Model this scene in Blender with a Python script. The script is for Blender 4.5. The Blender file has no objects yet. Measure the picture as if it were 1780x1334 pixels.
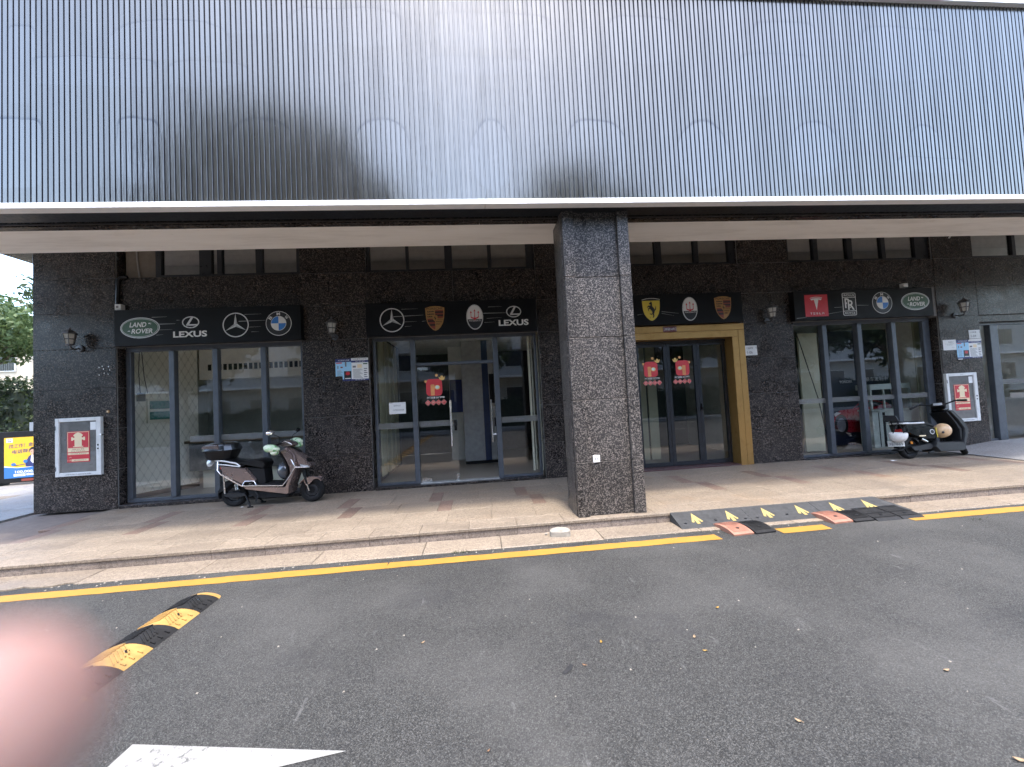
import bpy, math, random
from mathutils import Vector, Matrix
from mathutils.geometry import tessellate_polygon
random.seed(7)
R = math.radians
SC = bpy.context.scene
COL = SC.collection

# ------------------------------------------------------------------ camera, sky, sun, exposure
HC = 1.5                                        # lens height above the pavement
F_PX, PCX, PCY = 690.0, 890.0, 667.0            # lens in pixels of the 1780 px wide photograph
YAW, PITCH, ROLL = R(5.001), R(2.352), R(-3.023)
def _axes():
    sy, cy, sp, cp = math.sin(YAW), math.cos(YAW), math.sin(PITCH), math.cos(PITCH)
    fw = Vector((sy*cp, cy*cp, sp)); rt = Vector((cy, -sy, 0)); up = rt.cross(fw)
    c, s = math.cos(ROLL), math.sin(ROLL)
    return rt*c + up*s, up*c - rt*s, fw
RT, UP, FW = _axes()
CAMPOS = Vector((0, 0, HC))
def _ray(px, py): return FW*F_PX + RT*(px-PCX) - UP*(py-PCY)
def at_y(px, py, Y): d = _ray(px, py); return CAMPOS + d*(Y/d.y)      # survey: photo pixel -> point on a wall plane
def at_x(px, py, X): d = _ray(px, py); return CAMPOS + d*(X/d.x)
def at_z(px, py, Z): d = _ray(px, py); return CAMPOS + d*((Z-HC)/d.z)  # ... on a level plane

cam = bpy.data.cameras.new('camera'); camo = bpy.data.objects.new('camera', cam); COL.objects.link(camo)
camo.matrix_world = Matrix(((RT.x, UP.x, -FW.x, 0), (RT.y, UP.y, -FW.y, 0), (RT.z, UP.z, -FW.z, HC), (0, 0, 0, 1)))
cam.sensor_width = 36; cam.lens = F_PX/1780*36; cam.clip_start = .004; cam.clip_end = 800
cam.dof.use_dof = True; cam.dof.focus_distance = 6.5; cam.dof.aperture_fstop = 2.2
SC.camera = camo

SUN_EL, SUN_AZ = R(72), R(172)                  # high noon haze, from in front of the shops
sd = Vector((math.sin(SUN_AZ)*math.cos(SUN_EL), math.cos(SUN_AZ)*math.cos(SUN_EL), math.sin(SUN_EL)))
wd = bpy.data.worlds.new('World'); SC.world = wd; wd.use_nodes = True
wn = wd.node_tree; bg = wn.nodes['Background']; sk = wn.nodes.new('ShaderNodeTexSky')
sk.sky_type = 'NISHITA'; sk.sun_disc = False; sk.sun_elevation = SUN_EL; sk.sun_rotation = SUN_AZ
sk.air_density = 1.0; sk.dust_density = 2.0; sk.ozone_density = 1.0
wn.links.new(sk.outputs[0], bg.inputs[0]); bg.inputs[1].default_value = .15
sl = bpy.data.lights.new('sun', 'SUN'); sl.energy = .75; sl.angle = R(5); sl.color = (1, .93, .82)
so = bpy.data.objects.new('sun', sl); COL.objects.link(so); so.rotation_euler = sd.to_track_quat('Z', 'Y').to_euler(); so.location = (0, -3, 14)
SC.view_settings.view_transform = 'Standard'; SC.view_settings.look = 'None'
SC.view_settings.gamma = 1; SC.view_settings.use_curve_mapping = False
SC.view_settings.exposure = 3.0

# ------------------------------------------------------------------ mesh helpers
class MB:
    def __init__(s): s.v = []; s.f = []; s.m = []
    def add(s, vs, fs, mi=0):
        o = len(s.v); s.v += [tuple(v) for v in vs]; s.f += [tuple(i+o for i in f) for f in fs]; s.m += [mi]*len(fs)
        return s
    def box(s, x0, x1, y0, y1, z0, z1, mi=0):
        return s.add([(x0,y0,z0),(x1,y0,z0),(x1,y1,z0),(x0,y1,z0),(x0,y0,z1),(x1,y0,z1),(x1,y1,z1),(x0,y1,z1)],
              [(0,3,2,1),(4,5,6,7),(0,1,5,4),(1,2,6,5),(2,3,7,6),(3,0,4,7)], mi)
    def slab(s, x0, x1, y0, y1, z0, z1, c=.004, mi=0):   # front (-Y) edges chamfered
        a = [(x0+c,y0,z0+c),(x1-c,y0,z0+c),(x1-c,y0,z1-c),(x0+c,y0,z1-c)]
        b = [(x0,y0+c,z0),(x1,y0+c,z0),(x1,y0+c,z1),(x0,y0+c,z1)]; d = [(x0,y1,z0),(x1,y1,z0),(x1,y1,z1),(x0,y1,z1)]
        fs = [(0,1,2,3)]
        for k in range(4):
            n = (k+1) % 4; fs += [(k,4+k,4+n,n),(4+k,8+k,8+n,4+n)]
        return s.add(a+b+d, fs+[(11,10,9,8)], mi)
    def flag(s, x0, x1, y0, y1, z0, z1, c=.003, mi=0):   # top edges chamfered
        a = [(x0+c,y0+c,z1),(x1-c,y0+c,z1),(x1-c,y1-c,z1),(x0+c,y1-c,z1)]
        b = [(x0,y0,z1-c),(x1,y0,z1-c),(x1,y1,z1-c),(x0,y1,z1-c)]; d = [(x0,y0,z0),(x1,y0,z0),(x1,y1,z0),(x0,y1,z0)]
        fs = [(0,1,2,3)]
        for k in range(4):
            n = (k+1) % 4; fs += [(k,4+k,4+n,n),(4+k,8+k,8+n,4+n)]
        return s.add(a+b+d, fs+[(11,10,9,8)], mi)
    def tube(s, pts, r, n=8, mi=0):
        pts = [Vector(p) for p in pts]; rs = r if isinstance(r, (list, tuple)) else [r]*len(pts)
        vs = []; fs = []; prev = None
        for i, p in enumerate(pts):
            t = (pts[min(i+1, len(pts)-1)] - pts[max(i-1, 0)]).normalized()
            if prev is None:
                a = t.cross(Vector((0,0,1)))
                if a.length < .1: a = t.cross(Vector((1,0,0)))
            else: a = prev - t*prev.dot(t)
            a.normalize(); prev = a; b = t.cross(a)
            for k in range(n):
                g = 2*math.pi*k/n; vs.append(p + (a*math.cos(g)+b*math.sin(g))*rs[i])
        for i in range(len(pts)-1):
            for k in range(n):
                q = (k+1) % n; fs.append((i*n+k, i*n+q, (i+1)*n+q, (i+1)*n+k))
        fs.append(tuple(range(n))[::-1]); fs.append(tuple((len(pts)-1)*n+k for k in range(n)))
        return s.add(vs, fs, mi)
    def lathe(s, prof, n=24, M=None, mi=0, a0=0, a1=2*math.pi):   # prof (r,h) round local Z
        full = abs(a1-a0-2*math.pi) < 1e-6; m = n if full else n+1
        vs = []; fs = []
        for r, h in prof:
            for k in range(m):
                g = a0+(a1-a0)*k/n; v = Vector((r*math.cos(g), r*math.sin(g), h)); vs.append(M @ v if M else v)
        for i in range(len(prof)-1):
            for k in range(n):
                q = (k+1) % m if full else k+1
                fs.append((i*m+k, i*m+q, (i+1)*m+q, (i+1)*m+k))
        return s.add(vs, fs, mi)
    def ball(s, c, rx, ry, rz, n=14, k=9, mi=0, M=None):
        prof = [(math.sin(math.pi*i/k), -math.cos(math.pi*i/k)) for i in range(k+1)]
        T = Matrix.Translation(c) @ (M or Matrix()) @ Matrix.Diagonal((rx, ry, rz, 1))
        return s.lathe([(max(r, 1e-4), h) for r, h in prof], n, T, mi)
    def flat(s, pts, y, mi=0):                    # flat print on a wall, (x,z) outline, facing -Y
        vs = [Vector((p[0], y, p[1])) for p in pts]
        fs = []
        for t in tessellate_polygon([[Vector((p[0], p[1], 0)) for p in pts]]):
            a, b, c = t; n = (vs[b]-vs[a]).cross(vs[c]-vs[a])
            fs.append((a, b, c) if n.y < 0 else (a, c, b))
        return s.add(vs, fs, mi)
    def rect(s, x0, x1, z0, z1, y, mi=0): return s.flat([(x0,z0),(x1,z0),(x1,z1),(x0,z1)], y, mi)
    def disc(s, cx, cz, rx, rz, y, mi=0, n=40, a0=0, a1=360):
        p = [(cx+rx*math.cos(R(a0+(a1-a0)*k/n)), cz+rz*math.sin(R(a0+(a1-a0)*k/n))) for k in range(n if a1-a0 == 360 else n+1)]
        if a1-a0 != 360: p.append((cx, cz))
        return s.flat(p, y, mi)
    def ring(s, cx, cz, rx, rz, w, y, mi=0, n=48):
        vs = []; fs = []
        for k in range(n):
            g = 2*math.pi*k/n; c, q = math.cos(g), math.sin(g)
            vs += [(cx+rx*c, y, cz+rz*q), (cx+(rx-w)*c, y, cz+(rz-w)*q)]
        for k in range(n):
            a = 2*k; b = 2*((k+1) % n); fs.append((a, a+1, b+1, b))
        return s.add(vs, fs, mi)
    def text(s, st, cx, cz, h, y, mi=0, width=None, shear=0, bold=0, rot=0, M=None):
        cu = bpy.data.curves.new('lettering', 'FONT'); cu.body = st; cu.shear = shear; cu.offset = bold; cu.resolution_u = 3
        ob = bpy.data.objects.new('lettering', cu); COL.objects.link(ob)
        me = bpy.data.meshes.new_from_object(ob)
        if len(me.vertices):
            xs = [v.co.x for v in me.vertices]; zs = [v.co.y for v in me.vertices]
            x0, x1, z0, z1 = min(xs), max(xs), min(zs), max(zs)
            kz = h/max(z1-z0, 1e-6); kx = width/max(x1-x0, 1e-6) if width else kz
            c, q = math.cos(rot), math.sin(rot); vs = []
            for v in me.vertices:
                a = (v.co.x-(x0+x1)/2)*kx; b = (v.co.y-(z0+z1)/2)*kz
                p = Vector((cx+a*c-b*q, y, cz+a*q+b*c)); vs.append(M @ p if M else p)
            s.add(vs, [tuple(p.vertices) for p in me.polygons], mi)
        bpy.data.objects.remove(ob); bpy.data.curves.remove(cu); bpy.data.meshes.remove(me)
        return s
    def plate(s, poly, v0, v1, c=.012, mi=0):     # side profile (u,w) with soft edges, thickness along v: vertices (u, v, w)
        n = len(poly); A = sum(poly[i][0]*poly[(i+1)%n][1]-poly[(i+1)%n][0]*poly[i][1] for i in range(n))
        if A < 0: poly = poly[::-1]
        ins = []
        for i in range(n):
            p0, p1, p2 = Vector(poly[i-1]), Vector(poly[i]), Vector(poly[(i+1)%n])
            d1 = (p1-p0).normalized(); d2 = (p2-p1).normalized()
            n1 = Vector((-d1.y, d1.x)); n2 = Vector((-d2.y, d2.x)); b = n1+n2
            k = b.length_squared; b = b*(2/k) if k > .4 else n1
            ins.append(p1 + b*c*.5*2/2)
        lay = [(ins, v0), (poly, v0+c), (poly, v1-c), (ins, v1)]
        vs = [(p[0], v, p[1]) for q, v in lay for p in q]; fs = []
        for l in range(3):
            for k in range(n):
                q = (k+1) % n; fs.append((l*n+k, (l+1)*n+k, (l+1)*n+q, l*n+q))
        tri = tessellate_polygon([[Vector((p[0], p[1], 0)) for p in ins]])
        for t in tri:
            t = list(t); a = [Vector(ins[i]) for i in t]
            if (a[1]-a[0]).cross(a[2]-a[0]) < 0: t = t[::-1]
            fs.append(tuple(t)); fs.append(tuple(3*n+i for i in t[::-1]))
        return s.add(vs, fs, mi)
    def xf(s, M): s.v = [tuple(M @ Vector(v)) for v in s.v]; return s
    def mesh(s, name, mats, smooth=None):
        me = bpy.data.meshes.new(name); me.from_pydata(s.v, [], s.f)
        for m in (mats if isinstance(mats, (list, tuple)) else [mats]): me.materials.append(m)
        me.polygons.foreach_set('material_index', s.m)
        if smooth is not None:
            me.polygons.foreach_set('use_smooth', [True]*len(s.f)); me.set_sharp_from_angle(angle=R(smooth))
        me.update(); return me
    def build(s, name, mats, parent=None, smooth=None, **tags):
        o = bpy.data.objects.new(name, s.mesh(name, mats, smooth)); COL.objects.link(o)
        attach(o, parent)
        for k, v in tags.items(): o[k] = v
        return o

def wloc(o):
    M = Matrix()
    while o: M = o.matrix_parent_inverse @ o.matrix_basis @ M if o.parent else o.matrix_basis @ M; o = o.parent
    return M
def attach(o, parent, local=False):
    if parent:
        o.parent = parent
        if not local: o.matrix_parent_inverse = wloc(parent).inverted()
def thing(name, label, cat, loc=(0,0,0), group=None, rz=0):
    o = bpy.data.objects.new(name, None); COL.objects.link(o); o.empty_display_size = .2
    o.location = loc; o.rotation_euler = (0, 0, rz); o['label'] = label; o['category'] = cat
    if group: o['group'] = group
    return o
def tag(o, label, cat, group=None):
    o['label'] = label; o['category'] = cat
    if group: o['group'] = group
    return o
def share(name, me, loc, parent, rot=None, scale=None):     # another object on a shared mesh
    o = bpy.data.objects.new(name, me); COL.objects.link(o); o.location = loc
    if rot: o.rotation_euler = rot
    if scale: o.scale = scale
    attach(o, parent); return o
def dup(root, label, loc=None, rz=None, group=None):
    def cp(o, par):
        c = o.copy(); COL.objects.link(c)
        if par: c.parent = par
        for ch in list(o.children): cp(ch, c)
        return c
    r = cp(root, None); r['label'] = label
    if loc: r.location = loc
    if rz is not None: r.rotation_euler.z = rz
    if group: r['group'] = group
    return r

# ------------------------------------------------------------------ materials
class NT:
    def __init__(s, name):
        s.m = bpy.data.materials.new(name); s.m.use_nodes = True; s.t = s.m.node_tree; s.b = s.t.nodes['Principled BSDF']
        s.out = s.t.nodes['Material Output']
    def n(s, ty, **kw):
        x = s.t.nodes.new('ShaderNode'+ty)
        for k, v in kw.items():
            if k[0] == 'i' and k[1:].isdigit(): s.set(x.inputs[int(k[1:])], v)
            else: setattr(x, k, v)
        return x
    def set(s, sock, v):
        if hasattr(v, 'outputs'): v = v.outputs[0]
        if isinstance(v, bpy.types.NodeSocket): s.t.links.new(v, sock)
        elif isinstance(v, (tuple, list)) and len(v) == 3 and sock.type == 'RGBA': sock.default_value = (*v, 1)
        else: sock.default_value = v
    def math(s, op, a, b=0.0, clamp=False): return s.n('Math', operation=op, use_clamp=clamp, i0=a, i1=b)
    def pos(s, rnd=0.0):
        g = s.n('NewGeometry').outputs['Position']
        if not rnd: return g
        oi = s.n('ObjectInfo').outputs['Random']; k = s.n('VectorMath', operation='SCALE', i0=(13.1*rnd, 7.7*rnd, 9.3*rnd)); s.set(k.inputs[3], oi)
        return s.n('VectorMath', operation='ADD', i0=g, i1=k).outputs[0]
    def noise(s, p, sc, det=3, rough=.55): return s.n('TexNoise', i0=p, i2=sc, i3=det, i4=rough).outputs[0]
    def voro(s, p, sc, out='Color'): return s.n('TexVoronoi', i0=p, i2=sc).outputs[out]
    def ramp(s, f, stops, interp='LINEAR'):
        r = s.n('ValToRGB', i0=f); e = r.color_ramp; e.interpolation = interp
        while len(e.elements) < len(stops): e.elements.new(.5)
        for el, (p, c) in zip(e.elements, stops):
            el.position = p; el.color = (*c, 1) if isinstance(c, (tuple, list)) else (c, c, c, 1)
        return r.outputs[0]
    def mix(s, f, a, b, mode='MIX'):
        x = s.n('Mix', data_type='RGBA', blend_type=mode); s.set(x.inputs[0], f); s.set(x.inputs[6], a); s.set(x.inputs[7], b)
        return x.outputs[2]
    def scale(s, p, v): return s.n('VectorMath', operation='MULTIPLY', i0=p, i1=v).outputs[0]
    def bump(s, h, st, d=.01): s.set(s.b.inputs['Normal'], s._bump(h, st, d))
    def _bump(s, h, st, d):
        x = s.t.nodes.new('ShaderNodeBump'); x.inputs['Strength'].default_value = st; x.inputs['Distance'].default_value = d
        s.set(x.inputs['Height'], h); return x
    def fin(s, col=None, rough=None, metal=None, spec=None, coat=None):
        for k, v in (('Base Color', col), ('Roughness', rough), ('Metallic', metal), ('Specular IOR Level', spec), ('Coat Weight', coat)):
            if v is not None: s.set(s.b.inputs[k], v)
        return s.m
def plain(name, col, rough=.5, metal=0, var=.18, sc=9, bump=0, coat=None, spec=None):     # a coloured surface with faint dirt and wear
    t = NT(name); p = t.pos(); a = t.noise(p, sc, 5); d = tuple(c*(1-var) for c in col); u = tuple(min(1, c*(1+var*.6)) for c in col)
    c = t.ramp(a, [(.3, d), (.7, u)]); r = t.ramp(t.noise(p, sc*2.3, 3), [(.3, max(0, rough-.08)), (.7, min(1, rough+.1))])
    if bump: t.bump(t.noise(p, sc*6, 3), bump, .004)
    return t.fin(c, r, metal, spec, coat)

def granite(name, dark, mid, fleck, rough, sc=42, amt=.0, stain=True):
    t = NT(name); p = t.pos(1)
    a = t.noise(p, sc, 4, .65); b = t.voro(p, sc*1.7); k = t.noise(p, sc*.45, 2)
    v = t.math('ADD', t.math('MULTIPLY', a, .75), t.math('MULTIPLY', t.n('SeparateColor', i0=b).outputs[0], .25))
    c = t.ramp(v, [(.41-amt, dark), (.49-amt, mid), (.545-amt, mid), (.595-amt, fleck)])
    c = t.mix(t.ramp(k, [(.48, 0.0), (.7, .55)]), c, tuple(m*.75 for m in mid))
    if stain:
        g = t.pos(); w = t.noise(t.scale(g, (1.2, 1.2, .8)), 1.1, 5, .6)
        c = t.mix(t.ramp(w, [(.5, 0.0), (.75, .35)]), c, tuple(m*1.5+.015 for m in mid))
    oi = t.n('ObjectInfo').outputs['Random']; c = t.mix(1.0, c, t.ramp(oi, [(0, .86), (1, 1.12)]), 'MULTIPLY')
    r = t.ramp(t.noise(t.pos(), 3, 4), [(.3, rough*.8), (.7, rough*1.5)])
    return t.fin(c, r, 0, .28)

G_WALL = granite('dark_granite', (.006,.0053,.005), (.019,.0162,.0148), (.125,.10,.086), .25, 46)
G_COL = granite('column_granite', (.0125,.0115,.011), (.040,.0365,.034), (.185,.16,.142), .32, 56, .012)
MORTAR_P = plain('paving_mortar', (.15,.12,.10), .9)
MORTAR = plain('grey_mortar', (.20,.195,.19), .9)
def paving(name, lo, mid, hi, red=False):
    t = NT(name); p = t.pos(1); g = t.pos()
    a = t.noise(p, 95, 3, .7); b = t.noise(p, 34, 3)
    c = t.ramp(a, [(.34, lo), (.46, mid), (.6, hi)])
    c = t.mix(.35, c, t.ramp(b, [(.35, lo), (.65, hi)]))
    w = t.noise(t.scale(g, (.8, 2.0, 1)), 1.6, 6, .62); c = t.mix(t.ramp(w, [(.47, 0.0), (.72, .4)]), c, (.105,.083,.068))     # foot dirt
    w2 = t.noise(g, .9, 4, .6); c = t.mix(t.ramp(w2, [(.56, 0.0), (.75, .35)]), c, (.26,.17,.095))                              # rusty tint
    oi = t.n('ObjectInfo').outputs['Random']; c = t.mix(1.0, c, t.ramp(oi, [(0, .90), (1, 1.07)]), 'MULTIPLY')
    t.bump(a, .15, .002)
    return t.fin(c, t.ramp(w, [(.35, .62), (.7, .42)]), 0, .35)
PAVE = paving('beige_granite_paving', (.066,.051,.037), (.195,.157,.115), (.30,.248,.192))
PAVE_RED = paving('red_granite_paving', (.058,.038,.029), (.155,.105,.08), (.225,.16,.125))
PAVE_GREY = paving('grey_granite_paving', (.10,.098,.095), (.22,.215,.21), (.31,.305,.30))
RISER = paving('riser_granite', (.055,.043,.035), (.215,.172,.14), (.33,.27,.225))
def asphalt():
    t = NT('asphalt'); g = t.pos()
    v = t.n('SeparateColor', i0=t.voro(g, 230)).outputs[0]; f = t.noise(g, 390, 2, .7); m = t.noise(g, 60, 3, .7)
    c = t.ramp(t.math('ADD', t.math('MULTIPLY', v, .55), t.math('MULTIPLY', f, .45)), [(.20, (.007,.007,.0068)), (.47, (.0258,.0255,.0237)), (.68, (.051,.0505,.047)), (.84, (.11,.109,.104))])
    big = t.noise(g, .75, 5, .6); c = t.mix(t.ramp(big, [(.45, 0.0), (.70, .5)]), c, (.080,.078,.073))
    drk = t.noise(t.scale(g, (.7, 1.5, 1)), 1.3, 5, .62); c = t.mix(t.ramp(drk, [(.55, 0.0), (.72, .45)]), c, (.016,.016,.018))
    sc = t.noise(t.scale(g, (3.5, 1.1, 1)), 2.3, 7, .72); c = t.mix(t.ramp(sc, [(.63, 0.0), (.74, .55)]), c, (.14,.138,.134))   # pale scuffs
    sp = t.voro(g, 9, 'Distance'); c = t.mix(t.ramp(sp, [(.016, .7), (.026, 0.0)]), c, (.25,.24,.23))                         # specks
    h = t.math('ADD', t.math('MULTIPLY', t.voro(g, 230, 'Distance'), -.8), t.math('MULTIPLY', m, .6)); t.bump(h, .5, .006)
    return t.fin(c, t.ramp(m, [(.3, .72), (.7, .92)]), 0, .35)
ASPH = asphalt()
def painted(name, col, under, keep=.40, sc=26):
    t = NT(name); g = t.pos(); w = t.noise(g, sc, 6, .72); w2 = t.noise(t.scale(g, (.6, 2, 1)), 3.0, 4)
    k = t.math('ADD', t.math('MULTIPLY', w, .7), t.math('MULTIPLY', w2, .3))
    c = t.mix(t.ramp(t.noise(g, 5, 4), [(.3, 0.0), (.75, .5)]), col, tuple(x*.72 for x in col))
    c = t.mix(t.ramp(k, [(keep-.06, 1.0), (keep, 0.0)]), c, under)
    t.bump(t.noise(g, 120, 3), .4, .004)
    return t.fin(c, .7, 0, .3)
YEL = painted('yellow_line_paint', (.33,.175,.030), (.06,.06,.045), .385)
WHT = painted('white_line_paint', (.255,.252,.236), (.085,.084,.08), .435, 34)
PLASTER = None
def plaster():
    t = NT('soffit_plaster'); g = t.pos(); a = t.noise(t.scale(g, (.5, 2.5, 1)), 2.2, 6, .6)
    c = t.ramp(a, [(.32, (.70,.655,.60)), (.5, (.80,.755,.70)), (.7, (.84,.80,.75))])
    s2 = t.noise(t.scale(g, (1.1, 5, 1)), 3.5, 7, .75); c = t.mix(t.ramp(s2, [(.62, 0.0), (.72, .4)]), c, (.30,.25,.20))
    t.bump(t.noise(g, 30, 4), .15, .004); return t.fin(c, .85)
PLASTER = plaster()
def glass(name, tint=(.80,.84,.82), base=.09):
    t = NT(name); t.t.nodes.remove(t.b)
    tr = t.n('BsdfTransparent', i0=tint); gl = t.n('BsdfGlossy', i0=(1,1,1), i1=.004)
    fc = t.n('LayerWeight', i0=.5).outputs['Facing']; fr = t.math('ADD', t.math('MULTIPLY', t.math('POWER', fc, 5.0), .92), .043)
    f = t.math('ADD', t.math('MULTIPLY', fr, 1.5), base-.065, True)
    mx = t.n('MixShader', i0=f, i1=tr, i2=gl); t.t.links.new(mx.outputs[0], t.out.inputs[0])
    return t.m
GLASS = glass('window_glass', (.985,.99,.985), .105); GLASS_D = glass('clerestory_glass', (.45,.45,.42), .24); GLASS_T = glass('dark_door_glass', (.72,.74,.72), .10)
ALU = plain('blue_grey_aluminium', (.085,.095,.11), .4, .3, .15)
ALU_D = plain('black_aluminium', (.018,.020,.024), .35, .2, .2)
STEEL = plain('brushed_steel', (.62,.62,.60), .22, 1, .08)
CHROME = plain('chrome_trim', (.78,.76,.76), .16, .9, .06)
BRASS = None
def brass():
    t = NT('brushed_brass'); g = t.pos(); a = t.noise(t.scale(g, (40, 40, 2)), 3, 5, .7); b = t.noise(g, 6, 5, .65)
    c = t.mix(t.ramp(a, [(.3, 0.0), (.7, .5)]), (.40,.235,.080), (.30,.17,.052)); c = t.mix(t.ramp(b, [(.52, 0.0), (.7, .5)]), c, (.24,.13,.035))
    return t.fin(c, t.ramp(b, [(.3, .34), (.7, .52)]), .75)
BRASS = brass()
SIGN = plain('sign_black_panel', (.0065,.0068,.008), .5, 0, .3, 3, spec=.16)
WHITE_P = plain('white_paint', (.62,.62,.605), .45, 0, .10)
WHITE_S = plain('sign_white', (.68,.67,.64), .4, 0, .04)
SILVER = plain('sign_silver', (.55,.54,.52), .32, .2, .08)
SILVER_D = plain('sign_silver_shade', (.30,.30,.29), .35, .2, .08)
GREEN_S = plain('sign_green', (.030,.085,.040), .4, 0, .1)
BLUE_S = plain('sign_blue', (.030,.17,.50), .4, 0, .06)
RED_S = plain('sign_red', (.52,.022,.035), .4, 0, .08)
RED_D = plain('sign_dark_red', (.21,.040,.022), .4, 0, .1)
GOLD_S = plain('sign_gold', (.34,.18,.055), .4, 0, .1)
YEL_S = plain('sign_yellow', (.62,.47,.05), .4, 0, .06)
BLACK_S = plain('sign_black_ink', (.008,.008,.009), .4)
NAVY_S = plain('print_navy', (.02,.03,.14), .5)
CYAN_S = plain('print_light_blue', (.30,.55,.74), .5, 0, .06)
PAPER = plain('white_paper', (.72,.72,.70), .7, 0, .04)
CREAM = plain('print_cream', (.74,.60,.38), .5, 0, .05)
INK = plain('grey_ink', (.16,.16,.17), .7)
POST_Y = plain('poster_yellow', (.74,.43,.02), .5, 0, .04)
POST_B = plain('poster_blue', (.03,.15,.42), .5, 0, .04)
SKIN_P = plain('print_skin', (.60,.36,.25), .5, 0, .05)
RUB = plain('black_rubber', (.013,.013,.0135), .62, 0, .35, 14, .25, spec=.3)
RUB_G = plain('grey_rubber', (.033,.034,.035), .7, 0, .3, 10, .25)
RUB_Y = plain('yellow_rubber', (.34,.205,.06), .55, 0, .22, 10, .2)
RUB_O = plain('salmon_rubber', (.30,.14,.095), .65, 0, .2, 12, .2)
BLK_PL = plain('black_plastic', (.006,.006,.0065), .36, 0, .3, spec=.3)
BLK_M = plain('matt_black_plastic', (.009,.0092,.010), .55, 0, .3, spec=.22)
SEAT = plain('black_vinyl', (.006,.006,.0065), .42, 0, .2, 20, .1, spec=.28)
ROSE = plain('rose_brown_paint', (.27,.205,.185), .2, .7, .12, 5, coat=.6)
BODY_K = plain('glossy_black_paint', (.004,.004,.0045), .2, 0, .2, 5, coat=.5)
BODY_D = plain('graphite_paint', (.013,.014,.016), .42, 0, .2, 5)
TYRE = plain('tyre_rubber', (.010,.0097,.0097), .8, 0, .3, 30, .2, spec=.2)
LENS = plain('clear_lens', (.45,.47,.48), .1, .3, .1)
LENS_R = plain('red_lens', (.45,.02,.02), .15)
LENS_O = plain('amber_lens', (.60,.22,.03), .2)
STONE = plain('pale_stone', (.27,.245,.205), .9, 0, .25, 12, .6)
def leafmat(name, lo, hi):
    t = NT(name); g = t.pos(); r = t.n('TexWhiteNoise', i0=t.n('VectorMath', operation='SNAP', i0=g, i1=(.22,.22,.22))).outputs[0]
    c = t.ramp(r, [(0, lo), (1, hi)]); t.fin(c, .55, 0, .3)
    tl = t.n('BsdfTranslucent', i0=c); mx = t.n('MixShader', i0=.3, i1=t.b, i2=tl); t.t.links.new(mx.outputs[0], t.out.inputs[0]); return t.m
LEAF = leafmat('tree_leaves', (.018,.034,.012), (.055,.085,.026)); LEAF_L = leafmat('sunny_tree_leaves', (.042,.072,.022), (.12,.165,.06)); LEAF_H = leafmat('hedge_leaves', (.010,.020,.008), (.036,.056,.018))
BARK = plain('bark', (.10,.08,.06), .9, 0, .35, 10, .6)
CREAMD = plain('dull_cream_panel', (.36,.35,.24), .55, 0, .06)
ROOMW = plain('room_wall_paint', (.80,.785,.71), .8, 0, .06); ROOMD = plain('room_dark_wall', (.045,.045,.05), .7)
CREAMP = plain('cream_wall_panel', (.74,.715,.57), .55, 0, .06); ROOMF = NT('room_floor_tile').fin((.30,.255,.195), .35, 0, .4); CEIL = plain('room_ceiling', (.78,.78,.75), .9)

# ================================================================== setting: ground
YK = 4.80                                        # kerb edge
ZR = -.12                                        # road level
road = MB(); road.add([(-70,-6.0,ZR),(70,-6.0,ZR),(70,4.62,ZR),(-70,4.62,ZR)], [(0,1,2,3)]).build('road', ASPH, kind='structure')
MB().add([(-150,-150,-.32),(150,-150,-.32),(150,150,-.32),(-150,150,-.32)], [(0,1,2,3)]).build('ground', plain('earth', (.16,.15,.12), .95, 0, .3, .4), kind='structure')
# far side of the road, behind the camera (it shows in the glass)
fs = MB().box(-70,70,-12,-6.0,-.3,0,0).build('far_pavement', [PAVE_GREY], kind='structure')
MB().box(-70,70,-6.15,-5.998,-.3,.012).build('far_kerb', [PAVE_GREY], kind='structure')

pavement = MB().box(-24,16,YK+.03,7.6,-.3,-.034).build('pavement', MORTAR_P, kind='structure')
def stone(par, x0, x1, y0, y1, m, z=0.0, th=.03, g=.0013):
    return MB().flag(x0+g, x1-g, y0+g, y1-g, z-th, z+random.uniform(-.0008,.0008), .002).build('paving_stone', m, par)
P6 = .577; X00 = -4.80
# kerb nosing stones with their riser pieces
k = -5
while X00+P6*k < 11.6:
    x0 = X00+P6*k; x1 = x0+P6
    MB().flag(x0+.0015, x1-.0015, YK, 5.12, -.03, 0, .003).build('paving_stone', PAVE, pavement)
    MB().slab(x0+.002, x1-.002, YK+.014, YK+.05, -.135, -.033, .002).build('riser_stone', RISER, pavement)
    k += 1
k = -5
while X00+P6*k < 11.6:
    x0 = X00+P6*k+.29; stone(pavement, x0, x0+P6, 5.12, 5.70, PAVE); k += 1
# two rows with the red slips, two wall rows
PP = 1.366
for k in range(-6, 8):
    a = .53+PP*k
    if a < 11.4 and a > -7.6:
        stone(pavement, a+.19, a+.38, 5.70, 6.27, PAVE_RED); stone(pavement, a+.38, a+.967, 5.70, 6.27, PAVE); stone(pavement, a+.967, a+.19+PP, 5.70, 6.27, PAVE)
        stone(pavement, a, a+.19, 6.27, 6.86, PAVE_RED); stone(pavement, a+.19, a+.778, 6.27, 6.86, PAVE); stone(pavement, a+.778, a+PP, 6.27, 6.86, PAVE)
        stone(pavement, a, a+.683, 6.86, 7.42, PAVE); stone(pavement, a+.683, a+PP, 6.86, 7.42, PAVE)
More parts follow.
